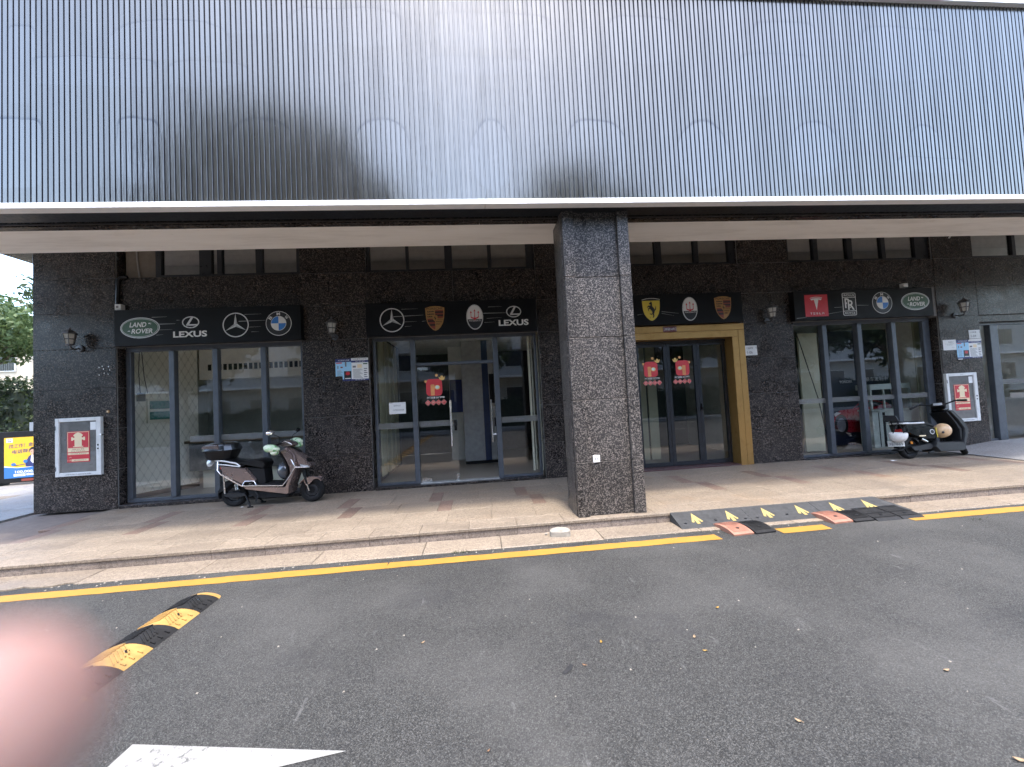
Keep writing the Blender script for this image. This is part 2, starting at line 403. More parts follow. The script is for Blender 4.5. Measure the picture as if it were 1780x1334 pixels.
# greyer paving beyond the corner
sidep = MB().box(-24,-7.52,7.6,16,-.3,-.034).build('side_pavement', MORTAR, kind='structure')
for j, y in enumerate([YK, 5.6, 6.4, 7.2, 8.0, 8.8, 9.6, 10.4, 11.2, 12.0, 12.8]):
    x = -7.69 if y < 7.5 else -7.52
    while x > -17.5:
        w = .8 if (j % 2) else 1.0
        stone(sidep, x-w, x, y, y+.8, PAVE_GREY if random.random() > .12 else PAVE, 0, .03, .004); x -= w
MB().box(-24,-7.69,YK+.02,YK+.06,-.3,-.031).build('side_kerb', RISER, kind='structure')

gutter = MB().box(-24,16,4.46,YK+.012,-.3,-.13).build('gutter_strip', MORTAR_P, kind='structure')
k = 0; x = -9.3
while x < 10.2:
    w = random.choice((.86, 1.15, 1.15)); y0 = 4.42+random.uniform(-.006,.006)
    if -5.6 < x < -4.2:                           # broken edge at the left
        pts = [(x+.003, 4.795), (x+.003, y0+.05)]; n = 9
        for i in range(n+1): pts.append((x+.003+(w-.006)*i/n, y0+random.uniform(-.01,.055)))
        pts.append((x+w-.003, 4.795)); q = len(pts)
        MB().add([(a,b,-.108) for a,b in pts]+[(a,b-.004,-.16) for a,b in pts], [tuple(range(q))]+[(i,i+q,(i+1)%q+q,(i+1)%q) for i in range(q)]).build('gutter_stone', PAVE, gutter)
    else: MB().flag(x+.003, x+w-.003, y0, 4.795, -.16, -.108, .006).build('gutter_stone', PAVE, gutter)
    x += w

# painted markings on the road
def marking(name, polys, m, z=ZR+.004):
    b = MB()
    for p in polys: b.add([(x,y,z) for x,y in p], [tuple(range(len(p)))])
    return b.build(name, m, kind='structure')
def ragged(x0, x1, y0, y1):
    n = max(2, int((x1-x0)/.12)); t = [(x0+(x1-x0)*i/n+random.uniform(-.01,.01), y0+random.uniform(-.006,.006)) for i in range(n+1)]
    u = [(x0+(x1-x0)*i/n+random.uniform(-.012,.012), y1+random.uniform(-.006,.006)) for i in range(n, -1, -1)]
    return t+u
marking('yellow_line', [ragged(-30, -8, 4.14, 4.29), ragged(-8, -1, 4.14, 4.29), ragged(-1, 2.545, 4.14, 4.29), ragged(3.26, 3.85, 4.155, 4.31), ragged(4.89, 13, 4.19, 4.345)], YEL)
marking('white_arrow_marking', [[(-1.835,1.83),(-1.30,1.93),(-.70,2.015),(-1.25,2.115),(-1.80,2.215)], [(-4.2,1.96),(-1.834,1.95),(-1.82,2.08),(-4.2,2.10)]], WHT)
marking('far_white_line', [ragged(-20, 14, -4.6, -4.45), ragged(-9, -3, -1.05, -.93), ragged(2.4, 9, -1.3, -1.18)], WHT)

# sloping stone entry at the right shop
ramp = MB()
ramp.add([(9.27,5.75,.004),(13.5,5.75,.18),(13.5,7.395,.18),(9.32,7.395,.004),(9.27,5.75,-.03),(13.5,5.75,-.03),(13.5,7.395,-.03),(9.32,7.395,-.03),(10.5,5.75,.125),(10.5,7.395,.125)],
         [(0,8,9,3),(8,1,2,9),(0,4,5,1,8),(3,7,4,0)])
ramp.build('entrance_ramp', PAVE_GREY, kind='structure')
MB().add([(9.19,6.95,.003),(9.25,5.2,.003),(9.285,5.2,.003),(9.275,6.95,.003),(9.29,7.3,.003)], [(0,1,2,3,4)]).build('entrance_ramp_joint', BLK_M, kind='structure')

# ================================================================== the shop building
bld = thing('shop_building', 'long shop building clad in dark polished granite with glazed shopfronts under a canopy', 'building', (1.2, 7.4, 0))
YW = 7.40
COURSES = [(0,.67),(.67,1.37),(1.37,2.07),(2.07,2.76),(2.76,3.38)]
PIERS = [(-7.51,-6.20), (-3.11,-1.94), (1.20,2.22), (5.29,6.37), (9.60,10.55)]
core = MB()
def slabw(x0, x1, z0, z1, y=YW, g=.0032, name='granite_slab', m=G_WALL, d=.03):
    MB().slab(x0+g, x1-g, y+random.uniform(0,.0015), y+d, z0+g, z1-g, .003).build(name, m, bld)
for i, (a, b) in enumerate(PIERS):
    core.box(a+.002, b-.002, YW+.012, YW+.18, 0, 3.38)
    for z0, z1 in COURSES: slabw(a, b, z0, z1)
    for e, (s0, s1) in enumerate(((a-.0, a+.03), (b-.03, b))):      # jamb returns into the openings
        if i == 0 and e == 0: continue
        for z0, z1 in COURSES[:4]:
            MB().box(s0, s1, YW+.034, YW+.26, z0+.004, z1-.004).build('granite_jamb_slab', G_WALL, bld)
# band over the signs with upright joints at the piers and mid bay, then pieces between the clerestory windows
xs = [-7.51,-6.20,-4.65,-3.11,-1.94,-.37,1.20,2.22,3.78,5.29,6.37,7.98,9.60,10.55,12.2,13.6]
core.box(-7.508,13.6,YW+.012,YW+.18,3.38,3.985)
for a, b in zip(xs, xs[1:]): slabw(a, b, 3.38, 3.985)
for i, (a, b) in enumerate(PIERS):
    core.box(a+.002,b-.002,YW+.012,YW+.18,3.985,4.8); slabw(a, b, 3.985, 4.80)
core.box(12.9,13.6,YW+.012,YW+.18,0,4.8)
for a, b in ((-6.2,-3.11), (-1.94,1.2), (2.22,5.29), (6.37,9.6), (10.55,12.9)):
    core.box(a, b, YW+.02, YW+.17, 2.78, 3.38)
for i, (a, b) in enumerate(PIERS):
    for s0, s1 in ((a-.006, a+.02), (b-.02, b+.006)):
        MB().box(s0, s1, YW+.034, YW+.19, 3.99, 4.79).build('granite_jamb_slab', G_WALL, bld)
slabw(10.55, 11.75, 2.76, 3.38); slabw(11.75, 12.9, 2.76, 3.38); slabw(12.9, 13.6, 0, 3.38)
core.build('wall_core', MORTAR, bld)
# left flank of the building
MB().box(-7.508,-7.30,YW+.19,14,0,8.6).build('side_wall', G_WALL, bld)
# canopy beam: granite face, lip, plaster underside and ceiling
XL, XR = -9.5, 22.0
beam = MB().box(XL,XR,5.10,5.868,3.93,5.2).build('canopy_beam', G_WALL, bld)
x = XL+.35
while x < XR:
    MB().slab(x+.003, min(x+1.16,XR)-.003, 5.06, 5.098, 3.872, 4.62, .003).build('granite_slab', G_WALL, bld)
    MB().box(x+.003, min(x+1.16,XR)-.003, 5.075, 5.178, 3.838, 3.858).build('granite_lip_slab', G_WALL, bld)
    x += 1.16
MB().box(XL,XR,5.05,5.074,3.852,3.868).box(XL,XR,5.080,5.175,3.860,3.929).build('beam_edge_strip', plain('dark_brown_stone', (.05,.042,.036), .4), bld)
MB().box(XL,XR,5.182,5.872,3.846,3.926).build('soffit', PLASTER, bld)
MB().box(XL,XR,5.874,7.38,4.80,4.90).box(XL,XR,5.8745,5.89,3.85,4.799).build('arcade_ceiling', PLASTER, bld)
for X in (1.6,):
    MB().box(X-.2,X+.2,5.895,7.38,4.55,4.798).build('cross_beam', PLASTER, bld)
up = MB().box(XL,XR,5.02,5.2,4.63,9.0).box(XL,XR,5.21,14,5.0,9.0)
up.build('upper_wall', G_WALL, bld)

# clerestory windows
def clerestory(x0, x1, panes, z0=3.985, z1=4.79, ztop=4.75):
    w = MB(); y0, y1 = YW+.055, YW+.13
    w.box(x0, x1, y0, y1, z0, z0+.05); edges = sorted(panes)
    cur = x0
    for a, b in edges:
        w.box(cur, a, y0+.001, y1, z0+.051, z1); cur = b
    w.box(cur, x1, y0+.001, y1, z0+.051, z1)
    f = w.build('clerestory_window', ALU_D, bld)
    for a, b in edges:
        MB().add([(a,YW+.10,z0+.05),(b,YW+.10,z0+.05),(b,YW+.10,z1),(a,YW+.10,z1)], [(0,1,2,3)]).build('pane', GLASS_D, f)
    return f
c1 = clerestory(-5.58, -3.12, [(-5.49,-4.85),(-4.65,-4.55),(-4.47,-3.89),(-3.78,-3.18)])
MB().box(-6.10,-5.585,YW+.10,YW+.13,3.99,4.79).build('brown_board', plain('brown_board', (.16,.13,.10), .8), bld)
MB().tube([(-5.93,YW+.09,4.8),(-5.90,YW+.085,4.3),(-5.87,YW+.09,3.99)], .012, 6).build('conduit', plain('grey_conduit', (.28,.26,.24), .6), bld)
clerestory(-1.94, 1.20, [(-1.88,-1.22),(-1.17,-.50),(-.36,.31),(.38,1.05)])
clerestory(2.22, 5.29, [(2.30,2.92),(2.99,3.62),(3.75,4.43),(4.52,5.15)])
clerestory(6.37, 9.60, [(6.43,6.99),(7.09,7.74),(7.86,8.52),(8.61,9.29)])
clerestory(10.55, 12.9, [(10.62,11.6),(11.68,12.8)])

MB().box(-7.29,13.6,8.3,8.4,3.09,4.99).build('upper_room_wall', plain('upper_room_grey', (.62,.62,.58), .8), bld)
# shopfronts: frame, mullions, panes
YF = 7.55                                         # front of the frames; glass 3 cm behind
def front(name, label=None):
    o = bpy.data.objects.new(name, None); COL.objects.link(o); o.location = (0, YF, 0); attach(o, bld)
    if label: o['label'] = label
    return o
def bar(par, x0, x1, z0, z1, m=ALU, y0=YF, y1=YF+.075, name='frame_bar'):
    MB().slab(x0, x1, y0, y1, z0, z1, .006).build(name, m, par)
def pane(par, x0, x1, z0, z1, m=GLASS, y=YF+.035, name='pane'):
    return MB().add([(x0,y,z0),(x1,y,z0),(x1,y,z1),(x0,y,z1)], [(0,1,2,3)]).build(name, m, par)
FILM = None
def film():
    t = NT('frosted_film'); t.fin((.19,.19,.178), .6)
    tr = t.n('BsdfTransparent'); mx = t.n('MixShader', i0=.38, i1=t.b, i2=tr); t.t.links.new(mx.outputs[0], t.out.inputs[0]); return t.m
FILM = film()
def strip(par, x0, x1, off=0.0, z0=1.075, z1=1.185, y=YF+.030):
    b = MB().rect(x0, x1, z0, z1, y, 0); c = (z0+z1)/2
    x = x0-off
    while x < x1:
        for st, w, h, dx in (('鸿鼎达', .20, .062, .14), ('DingDa', .21, .055, .44)):
            if x+dx-w/2 > x0+.01 and x+dx+w/2 < x1-.01: b.text(st, x+dx, c, h, y-.002, 1, w)
        x += .62
    return b.build('film_strip', [FILM, INK], par)
def sill(x0, x1, z1=.055): MB().slab(x0, x1, YW-.02, YF+.10, 0.001, z1, .006).build('sill_stone', G_WALL, bld)

s1 = front('shopfront_window')
mull = [-5.395,-4.665,-3.84]
bar(s1, -6.17, -3.14, .056, .115); bar(s1, -6.17, -3.14, 2.70, 2.78); bar(s1, -6.17, -6.085, .116, 2.699); bar(s1, -3.20, -3.14, .116, 2.699)
for m in mull: bar(s1, m-.045, m+.045, .116, 2.699, y0=YF-.03)
for a, b in zip([-6.085]+[m+.045 for m in mull], [m-.045 for m in mull]+[-3.20]):
    pane(s1, a, b, .115, 2.70)
for a, b, o in ((-5.15,-4.71,.0), (-4.62,-3.885,.20), (-3.795,-3.20,.05)): strip(s1, a, b, o, 1.05, 1.155)
sill(-6.17, -3.14)

s2 = front('shopfront_window')
bar(s2, -1.91, -1.22, .04, .085); bar(s2, .42, 1.17, .04, .085); bar(s2, -1.91, 1.17, 2.72, 2.78); bar(s2, -1.91, -1.86, .086, 2.719); bar(s2, 1.12, 1.17, .086, 2.719)
bar(s2, -1.22, -1.13, .04, 2.719, y0=YF-.03); bar(s2, .325, .42, .04, 2.719, y0=YF-.03); bar(s2, -1.129, .324, 2.225, 2.285)
pane(s2, -1.86, -1.22, .085, 2.72); pane(s2, .42, 1.12, .085, 2.72); pane(s2, -1.13, .325, 2.285, 2.72)
strip(s2, -1.86, -1.22, .1); strip(s2, .42, 1.12, .1)
sill(-1.91, 1.17, .04)
MB().box(-1.12,.33,YF-.06,YF+.08,.041,.058).build('threshold_plate', plain('bright_threshold', (.62,.62,.60), .35, .6), bld)
d1 = front('glass_door', 'closed left glass door leaf')
pane(d1, -1.12, -.41, .07, 2.215); strip(d1, -1.12, -.41, .02)
MB().box(-1.115,-.92,YF+.025,YF+.055,.065,.125).box(-1.115,-.92,YF+.025,YF+.055,2.14,2.20).box(-.47,-.41,YF+.02,YF+.06,.065,.17).build('patch_fitting', STEEL, d1)
MB().tube([(-.52,YF-.03,.70),(-.52,YF-.03,1.55)], .017, 10).tube([(-.52,YF-.03,.85),(-.52,YF+.03,.85)], .009).tube([(-.52,YF-.03,1.40),(-.52,YF+.03,1.40)], .009).build('handle', CHROME, d1, 40)
MB().box(-.47,-.42,YF+.015,YF+.06,.98,1.18).build('lock', BLK_PL, d1)
d2 = front('glass_door', 'right glass door leaf standing open inwards')
MB().add([(.315,YF+.04,.07),(.335,YF+.72,.07),(.335,YF+.72,2.215),(.315,YF+.04,2.215)], [(0,1,2,3)]).build('pane', GLASS, d2)
h = MB()
for xx in (.265, .40):
    h.tube([(xx,YF+.60,.66),(xx,YF+.60,1.53)], .016, 10)
for zz in (.82, 1.37): h.tube([(.265,YF+.60,zz),(.40,YF+.60,zz)], .009)
h.build('handle', CHROME, d2, 40)
MB().box(.31,.35,YF+.56,YF+.66,.98,1.16).build('lock', BLK_PL, d2)

# brass doorway with black folding doors
s3 = front('brass_doorway')
def brassplank(x0, x1, z0, z1): MB().slab(x0, x1, 7.355, 7.61, z0, z1, .004).build('brass_plank', BRASS, s3)
brassplank(5.03, 5.155, 0, 2.512); brassplank(5.158, 5.285, 0, 2.645)
brassplank(2.24, 5.155, 2.514, 2.645); brassplank(2.24, 5.285, 2.648, 2.775)
brassplank(2.24, 2.368, 0, 2.512); brassplank(2.371, 2.498, 0, 2.512)
def leaf(par, x0, x1, z0=.03, z1=2.46, t=.062, name='folding_door_leaf'):
    o = bpy.data.objects.new(name, None); COL.objects.link(o); o.location = (x0, 7.6, 0); attach(o, bld)
    MB().box(x0,x0+t,7.60,7.65,z0,z1).box(x1-t,x1,7.60,7.65,z0,z1).box(x0+t,x1-t,7.601,7.649,z0,z0+.075).box(x0+t,x1-t,7.601,7.649,z1-.06,z1).build('leaf_frame', ALU_D, o)
    MB().add([(x0+t,7.625,z0+.075),(x1-t,7.625,z0+.075),(x1-t,7.625,z1-.06),(x0+t,7.625,z1-.06)], [(0,1,2,3)]).build('pane', GLASS_T, o)
    return o
for a, b in ((2.51,3.135),(3.14,3.785),(3.79,4.41),(4.415,5.02)): lf = leaf(s3, a, b); 
MB().box(4.43,4.455,7.56,7.60,1.10,1.22).tube([(4.442,7.575,1.10),(4.442,7.555,1.16),(4.442,7.575,1.22)], .012).build('door_pull', BLK_PL, bld)
MB().box(2.50,5.028,7.585,7.66,2.462,2.511).build('door_head', ALU_D, s3)
MB().box(2.5,5.03,7.36,7.7,.001,.022).build('red_threshold_stone', plain('dark_red_granite', (.07,.035,.035), .4), bld)

s4 = front('shopfront_window')
mull = [7.145,7.925,8.70]
bar(s4, 6.40, 9.57, .012, .06); bar(s4, 6.40, 9.57, 2.70, 2.78); bar(s4, 6.40, 6.45, .061, 2.699); bar(s4, 9.41, 9.57, .061, 2.699)
for m in mull: bar(s4, m-.05, m+.05, .061, 2.699, y0=YF-.035)
for a, b, o in zip([6.45]+[m+.05 for m in mull], [m-.05 for m in mull]+[9.41], (.2, .05, .15, .3)):
    pane(s4, a, b, .06, 2.70); strip(s4, a, b, o, 1.10, 1.20)
sill(6.40, 9.57, .011)

s5 = front('shopfront_window', 'rightmost shopfront with a tall glass door')
bar(s5, 10.58, 12.9, 2.56, 2.62); bar(s5, 10.58, 10.95, .10, .14); bar(s5, 10.95, 11.14, .10, 2.559, y0=YF-.03); bar(s5, 12.5, 12.9, .10, 2.559)
pane(s5, 10.58, 10.95, .14, 2.56); pane(s5, 11.14, 12.5, .14, 2.56)
strip(s5, 11.16, 12.48, .1, 1.28, 1.385)
MB().box(10.58,12.9,YW+.05,YF+.07,2.621,2.78).build('lintel', G_WALL, bld)
MB().box(10.58,12.9,YW+.12,YF+.12,.02,.099).build('door_step', PAVE_GREY, bld)

# rooms behind the glass
def room(x0, x1, yb, wall, floor=ROOMF, zf=.03, zc=2.98):
    MB().box(x0,x1,YF+.12,yb,-.1,zf).build('room_floor', floor, bld)
    MB().box(x0,x1,YF+.10,yb,zc,zc+.1).build('room_ceiling', CEIL, bld)
    MB().box(x0,x1,yb,yb+.1,zf,zc).build('room_back_wall', wall, bld)
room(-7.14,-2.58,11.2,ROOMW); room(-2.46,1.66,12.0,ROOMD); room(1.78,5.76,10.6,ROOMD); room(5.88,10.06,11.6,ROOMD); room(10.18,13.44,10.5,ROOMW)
for xx in (-7.2,-2.52,1.72,5.82,10.12,13.5): MB().box(xx-.055,xx+.055,YF+.11,12.5,0,3.2).build('party_wall', ROOMW, bld)
def lattice():
    t = NT('lattice_wallpaper'); s = t.n('SeparateXYZ', i0=t.pos())
    u = t.math('MULTIPLY', t.math('ADD', s.outputs[1], s.outputs[0]), 36); w = t.math('MULTIPLY', s.outputs[2], 25)
    k = t.math('ABSOLUTE', t.math('ADD', t.math('SINE', u), t.math('SINE', w)))
    c = t.ramp(k, [(.0, (.60,.585,.47)), (.10, (.62,.605,.49)), (.22, (.80,.78,.65)), (1, (.84,.82,.69))]); return t.fin(c, .7)
LAT = lattice()
WA, WD = Vector((-6.60, 7.66, 0)), Vector((.437, .8994, 0)); WNN = Vector((.8994, -.437, 0))   # slanting papered wall
def wallbox(s0, s1, d0, d1, z0, z1):
    c = [WA+WD*q+WNN*d for d in (d1, d0) for q in (s0, s1)]; c = [c[0], c[1], c[3], c[2]]
    return MB().add([(p.x,p.y,z) for z in (z0, z1) for p in c], [(0,1,2,3),(4,7,6,5),(0,4,5,1),(1,5,6,2),(2,6,7,3),(3,7,4,0)])
def on_wall(px, py):
    d = _ray(px, py); k = (WA-CAMPOS).dot(WNN)/d.dot(WNN); p = CAMPOS+d*k; return (p-WA).dot(WD), p.z
wallbox(0, 1.5, -.1, 0, .03, 2.97).build('wallpaper_wall', [LAT], bld)
wallbox(0, 1.49, .001, .018, .031, .12).build('wall_skirting', plain('brown_skirting', (.07,.05,.035), .5), bld)
blk = MB().box(-5.93,-2.6,9.05,9.2,2.28,2.97).build('bulkhead', ROOMW, bld)
for i in range(26): MB().box(-5.75+i*.105,-5.685+i*.105,9.04,9.049,2.47,2.60).build('grille_slat', BLK_M, blk)

# ================================================================== ribbed metal fascia
YFa = 4.72; ZF0, ZF1 = 3.93, 6.645
def fascia_mat():
    t = NT('ribbed_metal'); g = t.pos(); s = t.n('SeparateXYZ', i0=g); wb = t.n('SeparateColor', i0=t.n('TexNoise', i0=g, i2=1.7, i3=3).outputs['Color'])
    X = t.math('ADD', s.outputs[0], t.math('MULTIPLY', t.math('SUBTRACT', wb.outputs[0], .5), .16)); Z = t.math('ADD', s.outputs[2], t.math('MULTIPLY', t.math('SUBTRACT', wb.outputs[1], .5), .13))
    # marks left by removed letters and emblems: (pixel box in the photo, power of the rounded outline)
    marks = [((203,205,278,322),5),((402,206,510,322),2.4),((616,207,712,322),2.4),((818,208,890,335),2),((988,210,1086,320),3),((1178,211,1268,330),2),((1374,212,1462,305),2),((1580,218,1640,290),2),((1560,275,1672,300),8),
             ((-30,205,74,330),6),((190,35,400,104),2.2),((330,-30,500,60),3),((510,14,700,80),5),((755,22,955,85),6),((1060,30,1180,110),4),((1310,38,1420,120),6),((1290,95,1410,165),6),((60,100,270,150),6),((290,108,430,150),4),((1500,50,1640,140),7),((740,100,920,128),8),((10,45,60,180),7)]
    fill = None; edge = None; low = None
    for (x0,y0,x1,y1), pw in marks:
        a = at_y(x0,(y0+y1)/2,YFa); b = at_y(x1,(y0+y1)/2,YFa); c = at_y((x0+x1)/2,y0,YFa); d = at_y((x0+x1)/2,y1,YFa)
        cx, cz, rx, rz = (a.x+b.x)/2, (c.z+d.z)/2, abs(b.x-a.x)/2, abs(c.z-d.z)/2
        u = t.math('POWER', t.math('ABSOLUTE', t.math('MULTIPLY', t.math('SUBTRACT', X, cx), 1/rx)), pw)
        w = t.math('POWER', t.math('ABSOLUTE', t.math('MULTIPLY', t.math('SUBTRACT', Z, cz), 1/rz)), pw)
        q = t.math('POWER', t.math('ADD', u, w), 1/pw)
        e = t.n('MapRange', interpolation_type='SMOOTHSTEP', i0=q, i1=.97, i2=1.0, i3=1.0, i4=0.0).outputs[0]
        tp = t.n('MapRange', i0=Z, i1=cz+rz*.1, i2=cz+rz*.9, i3=0.0, i4=1.0).outputs[0]
        o = t.n('MapRange', interpolation_type='SMOOTHSTEP', i0=q, i1=1.0, i2=1.09, i3=1.0, i4=0.0).outputs[0]
        r = t.math('MULTIPLY', t.math('SUBTRACT', o, e, True), tp)
        if y0 < 190: r = t.math('MULTIPLY', r, .5); e = t.math('MULTIPLY', e, .6)
        fill = e if fill is None else t.math('MAXIMUM', fill, e); edge = r if edge is None else t.math('MAXIMUM', edge, r)
    oi = t.n('ObjectInfo').outputs['Random']
    dirt = t.noise(t.scale(g, (6, 6, .9)), 1.6, 5, .65)
    c = t.ramp(dirt, [(.3, (.142,.134,.119)), (.7, (.167,.158,.140))])
    c = t.mix(1.0, c, t.ramp(oi, [(0, .90), (1, 1.06)]), 'MULTIPLY')
    c = t.mix(t.math('MULTIPLY', fill, .34), c, (.182,.176,.162))
    c = t.mix(t.math('MULTIPLY', edge, t.ramp(t.noise(g, 7, 3), [(.3, .35), (.7, 1.0)])), c, (.075,.075,.075))
    pk = t.voro(g, 5.5, 'Distance'); c = t.mix(t.ramp(pk, [(.020, .85), (.032, 0.0)]), c, (.05,.05,.055))       # screw holes
    rg = t.ramp(dirt, [(.3, .13), (.7, .21)]); rg = t.mix(t.math('MULTIPLY', fill, .15), rg, (.13,.13,.13))
    t.bump(t.noise(t.scale(g, (4, 4, .7)), 4, 3), .12, .01)
    return t.fin(c, rg, .82)
RIB = fascia_mat()
fas = thing('ribbed_fascia', 'wide ribbed grey metal fascia over the shops with traces of removed letters', 'cladding', (1.3, YFa, ZF0))
PR = .0577
sl_me = MB().add([(-.0185,.0,0),(.0185,.0,0),(.0205,.0025,0),(.0205,.021,0),(-.0205,.021,0),(-.0205,.0025,0)]+[(a,b,ZF1-ZF0) for a,b in ((-.0185,0),(.0185,0),(.0205,.0025),(.0205,.021),(-.0205,.021),(-.0205,.0025))],
     [(0,1,7,6),(1,2,8,7),(5,0,6,11)]).add([],[]).add([(.0205,.0025,0),(.0205,.021,0),(-.0205,.021,0),(-.0205,.0025,0),(.0205,.0025,ZF1-ZF0),(.0205,.021,ZF1-ZF0),(-.0205,.021,ZF1-ZF0),(-.0205,.0025,ZF1-ZF0)],[(0,1,5,4),(2,3,7,6)],1).mesh('slat', [RIB, plain('shaded_slat_side', (.016,.018,.032), .45, .3)])  # groove shade put into the near-black colour of the slat sides
MB().box(-6.48,9.12,YFa+.0205,YFa+.06,ZF0,ZF1).build('backing_sheet', plain('groove_metal', (.15,.144,.132), .18, .85), fas)
for i in range(270):
    share('slat', sl_me, (-6.45+PR*i, YFa+random.uniform(-.0006,.0006), ZF0), fas)
RAIL = plain('white_rail', (.82,.82,.82), .4, 0, .05)
x = -6.5
for w in (3.35, 3.35, 3.35, 3.35, 2.25):
    MB().add([(x+.002,4.675,3.855),(x+w-.002,4.675,3.855),(x+w-.002,4.660,3.862),(x+.002,4.660,3.862),(x+.002,4.672,3.925),(x+w-.002,4.672,3.925),(x+w-.002,4.718,3.934),(x+.002,4.718,3.934),(x+.002,4.79,3.862),(x+w-.002,4.79,3.862)],
        [(3,2,5,4),(4,5,6,7),(0,1,2,3),(8,9,1,0),(1,9,6,5,2),(0,3,4,7,8)]).build('bottom_rail', RAIL, fas)
    MB().box(x+.002,x+w-.002,4.66,4.79,ZF1-.005,ZF1+.085).build('top_rail', RAIL, fas)
    x += w
MB().box(-6.5,9.15,4.791,5.018,3.866,3.880).box(-6.5,9.15,4.795,5.018,ZF1,ZF1+.02).build('bracket_rail', ALU_D, fas)

# ================================================================== the column
colm = thing('granite_column', 'speckled grey granite column with raised side strips between brass doorway and glass door', 'column', (1.6, 5.1, 0))
cz = [0,.67,1.45,2.24,3.02,3.80,3.99]
core = MB().box(1.19,2.01,4.955,5.385,0,3.99).build('column_core', MORTAR, colm)
for a, b in zip(cz, cz[1:]):
    g = .0035
    for x0, x1 in ((1.172,1.315), (1.893,2.036)):
        MB().slab(x0, x1, 4.88+random.uniform(0,.001), 4.95, a+g, b-g, .003).build('granite_slab', G_COL, colm)
    MB().slab(1.3175, 1.8905, 4.925, 4.952, a+g, b-g, .003).build('granite_slab', G_COL, colm)
    MB().box(1.3153,1.3172,4.90,4.95,a+g,b-g).build('joint_caulk', WHITE_P, colm)
    for x0, x1 in ((1.165,1.187), (2.012,2.035)):
        MB().box(x0, x1, 4.952, 5.405, a+g, b-g).build('granite_slab', G_COL, colm)
    MB().box(1.165, 2.035, 5.386, 5.408, a+g, b-g).build('granite_slab', G_COL, colm)
sk_ = thing('wall_socket', 'small white socket plate low on the column front', 'socket', (1.44, 4.92, .70))
MB().slab(1.40,1.488,4.908,4.924,.66,.75,.004).build('cover', WHITE_P, sk_)
MB().rect(1.425,1.432,.695,.715,4.9065).rect(1.455,1.462,.695,.715,4.9065).build('slot', BLACK_S, sk_)

# ================================================================== signboards
YS = 7.28
L1, L2, L3, L4 = YS-.0025, YS-.005, YS-.0075, YS-.010
def board(label, x0, x1, z0, z1):
    o = thing('shop_signboard', label, 'sign', ((x0+x1)/2, YS, z0), 'dark signboards over the shopfronts')
    MB().slab(x0, x1, YS, YW-.002, z0, z1, .004).build('panel', SIGN, o)
    return o
S_M = [SILVER, GREEN_S, WHITE_S, BLACK_S, BLUE_S, RED_S, RED_D, GOLD_S, YEL_S, SILVER_D]
def em(par, name, b): return b.build(name, S_M, par)
def P7(px, py): v = at_y(px, py, YS); return v.x, v.z
def dims(pxc, pyc, rx, ry):                       # pixel half sizes -> metres on the sign plane
    a = at_y(pxc-rx, pyc, YS); b = at_y(pxc+rx, pyc, YS); c = at_y(pxc, pyc-ry, YS); d = at_y(pxc, pyc+ry, YS)
    return (a.x+b.x)/2, (c.z+d.z)/2, (b.x-a.x)/2, (c.z-d.z)/2
def rover(par, *q):
    cx, cz, rx, rz = dims(*q); b = MB()
    b.disc(cx, cz, rx, rz, L1, 0); b.disc(cx, cz, rx*.955, rz*.92, L2, 1); b.ring(cx, cz, rx*.925, rz*.865, rx*.022, L3, 0)
    b.text('LAND', cx-rx*.10, cz+rz*.30, rz*.46, L3, 2, rx*.86, .22, .022); b.text('ROVER', cx+rx*.10, cz-rz*.32, rz*.46, L3, 2, rx*1.08, .22, .022)
    b.flat([(cx+rx*.42,cz+rz*.36),(cx+rx*.58,cz+rz*.30),(cx+rx*.50,cz+rz*.40),(cx+rx*.62,cz+rz*.42),(cx+rx*.44,cz+rz*.46)], L3, 2)
    b.flat([(cx-rx*.64,cz-rz*.30),(cx-rx*.46,cz-rz*.36),(cx-rx*.54,cz-rz*.27),(cx-rx*.48,cz-rz*.20)], L3, 2)
    em(par, 'oval_emblem', b)
def elle(par, q, tq):
    cx, cz, rx, rz = dims(*q); b = MB(); b.ring(cx, cz, rx, rz, rx*.13, L1, 0)
    b.flat([(cx+rx*.04,cz+rz*.80),(cx+rx*.32,cz+rz*.80),(cx-rx*.18,cz-rz*.34),(cx+rx*.88,cz-rz*.34),(cx+rx*.82,cz-rz*.58),(cx-rx*.46,cz-rz*.58),(cx-rx*.52,cz-rz*.42)], L2, 0)
    tx, tz, tw, th = dims(*tq); b.text('LEXUS', tx, tz, th*2, L1, 2, tw*2, 0, .03)
    em(par, 'ring_emblem', b)
def star(par, *q):
    cx, cz, rx, rz = dims(*q); r = (rx+rz)/2; b = MB(); b.ring(cx, cz, r, r, r*.085, L1, 0); b.ring(cx, cz, r*.99, r*.99, r*.02, L2, 2)
    for k in range(3):
        a = R(90+120*k); l = a+R(60); rr = a-R(60)
        t = (cx+r*.92*math.cos(a), cz+r*.92*math.sin(a)); e1 = (cx+r*.15*math.cos(l), cz+r*.15*math.sin(l)); e2 = (cx+r*.15*math.cos(rr), cz+r*.15*math.sin(rr))
        b.flat([t, e1, (cx, cz)], L2, 0); b.flat([t, (cx, cz), e2], L2, 9)
    em(par, 'star_emblem', b)
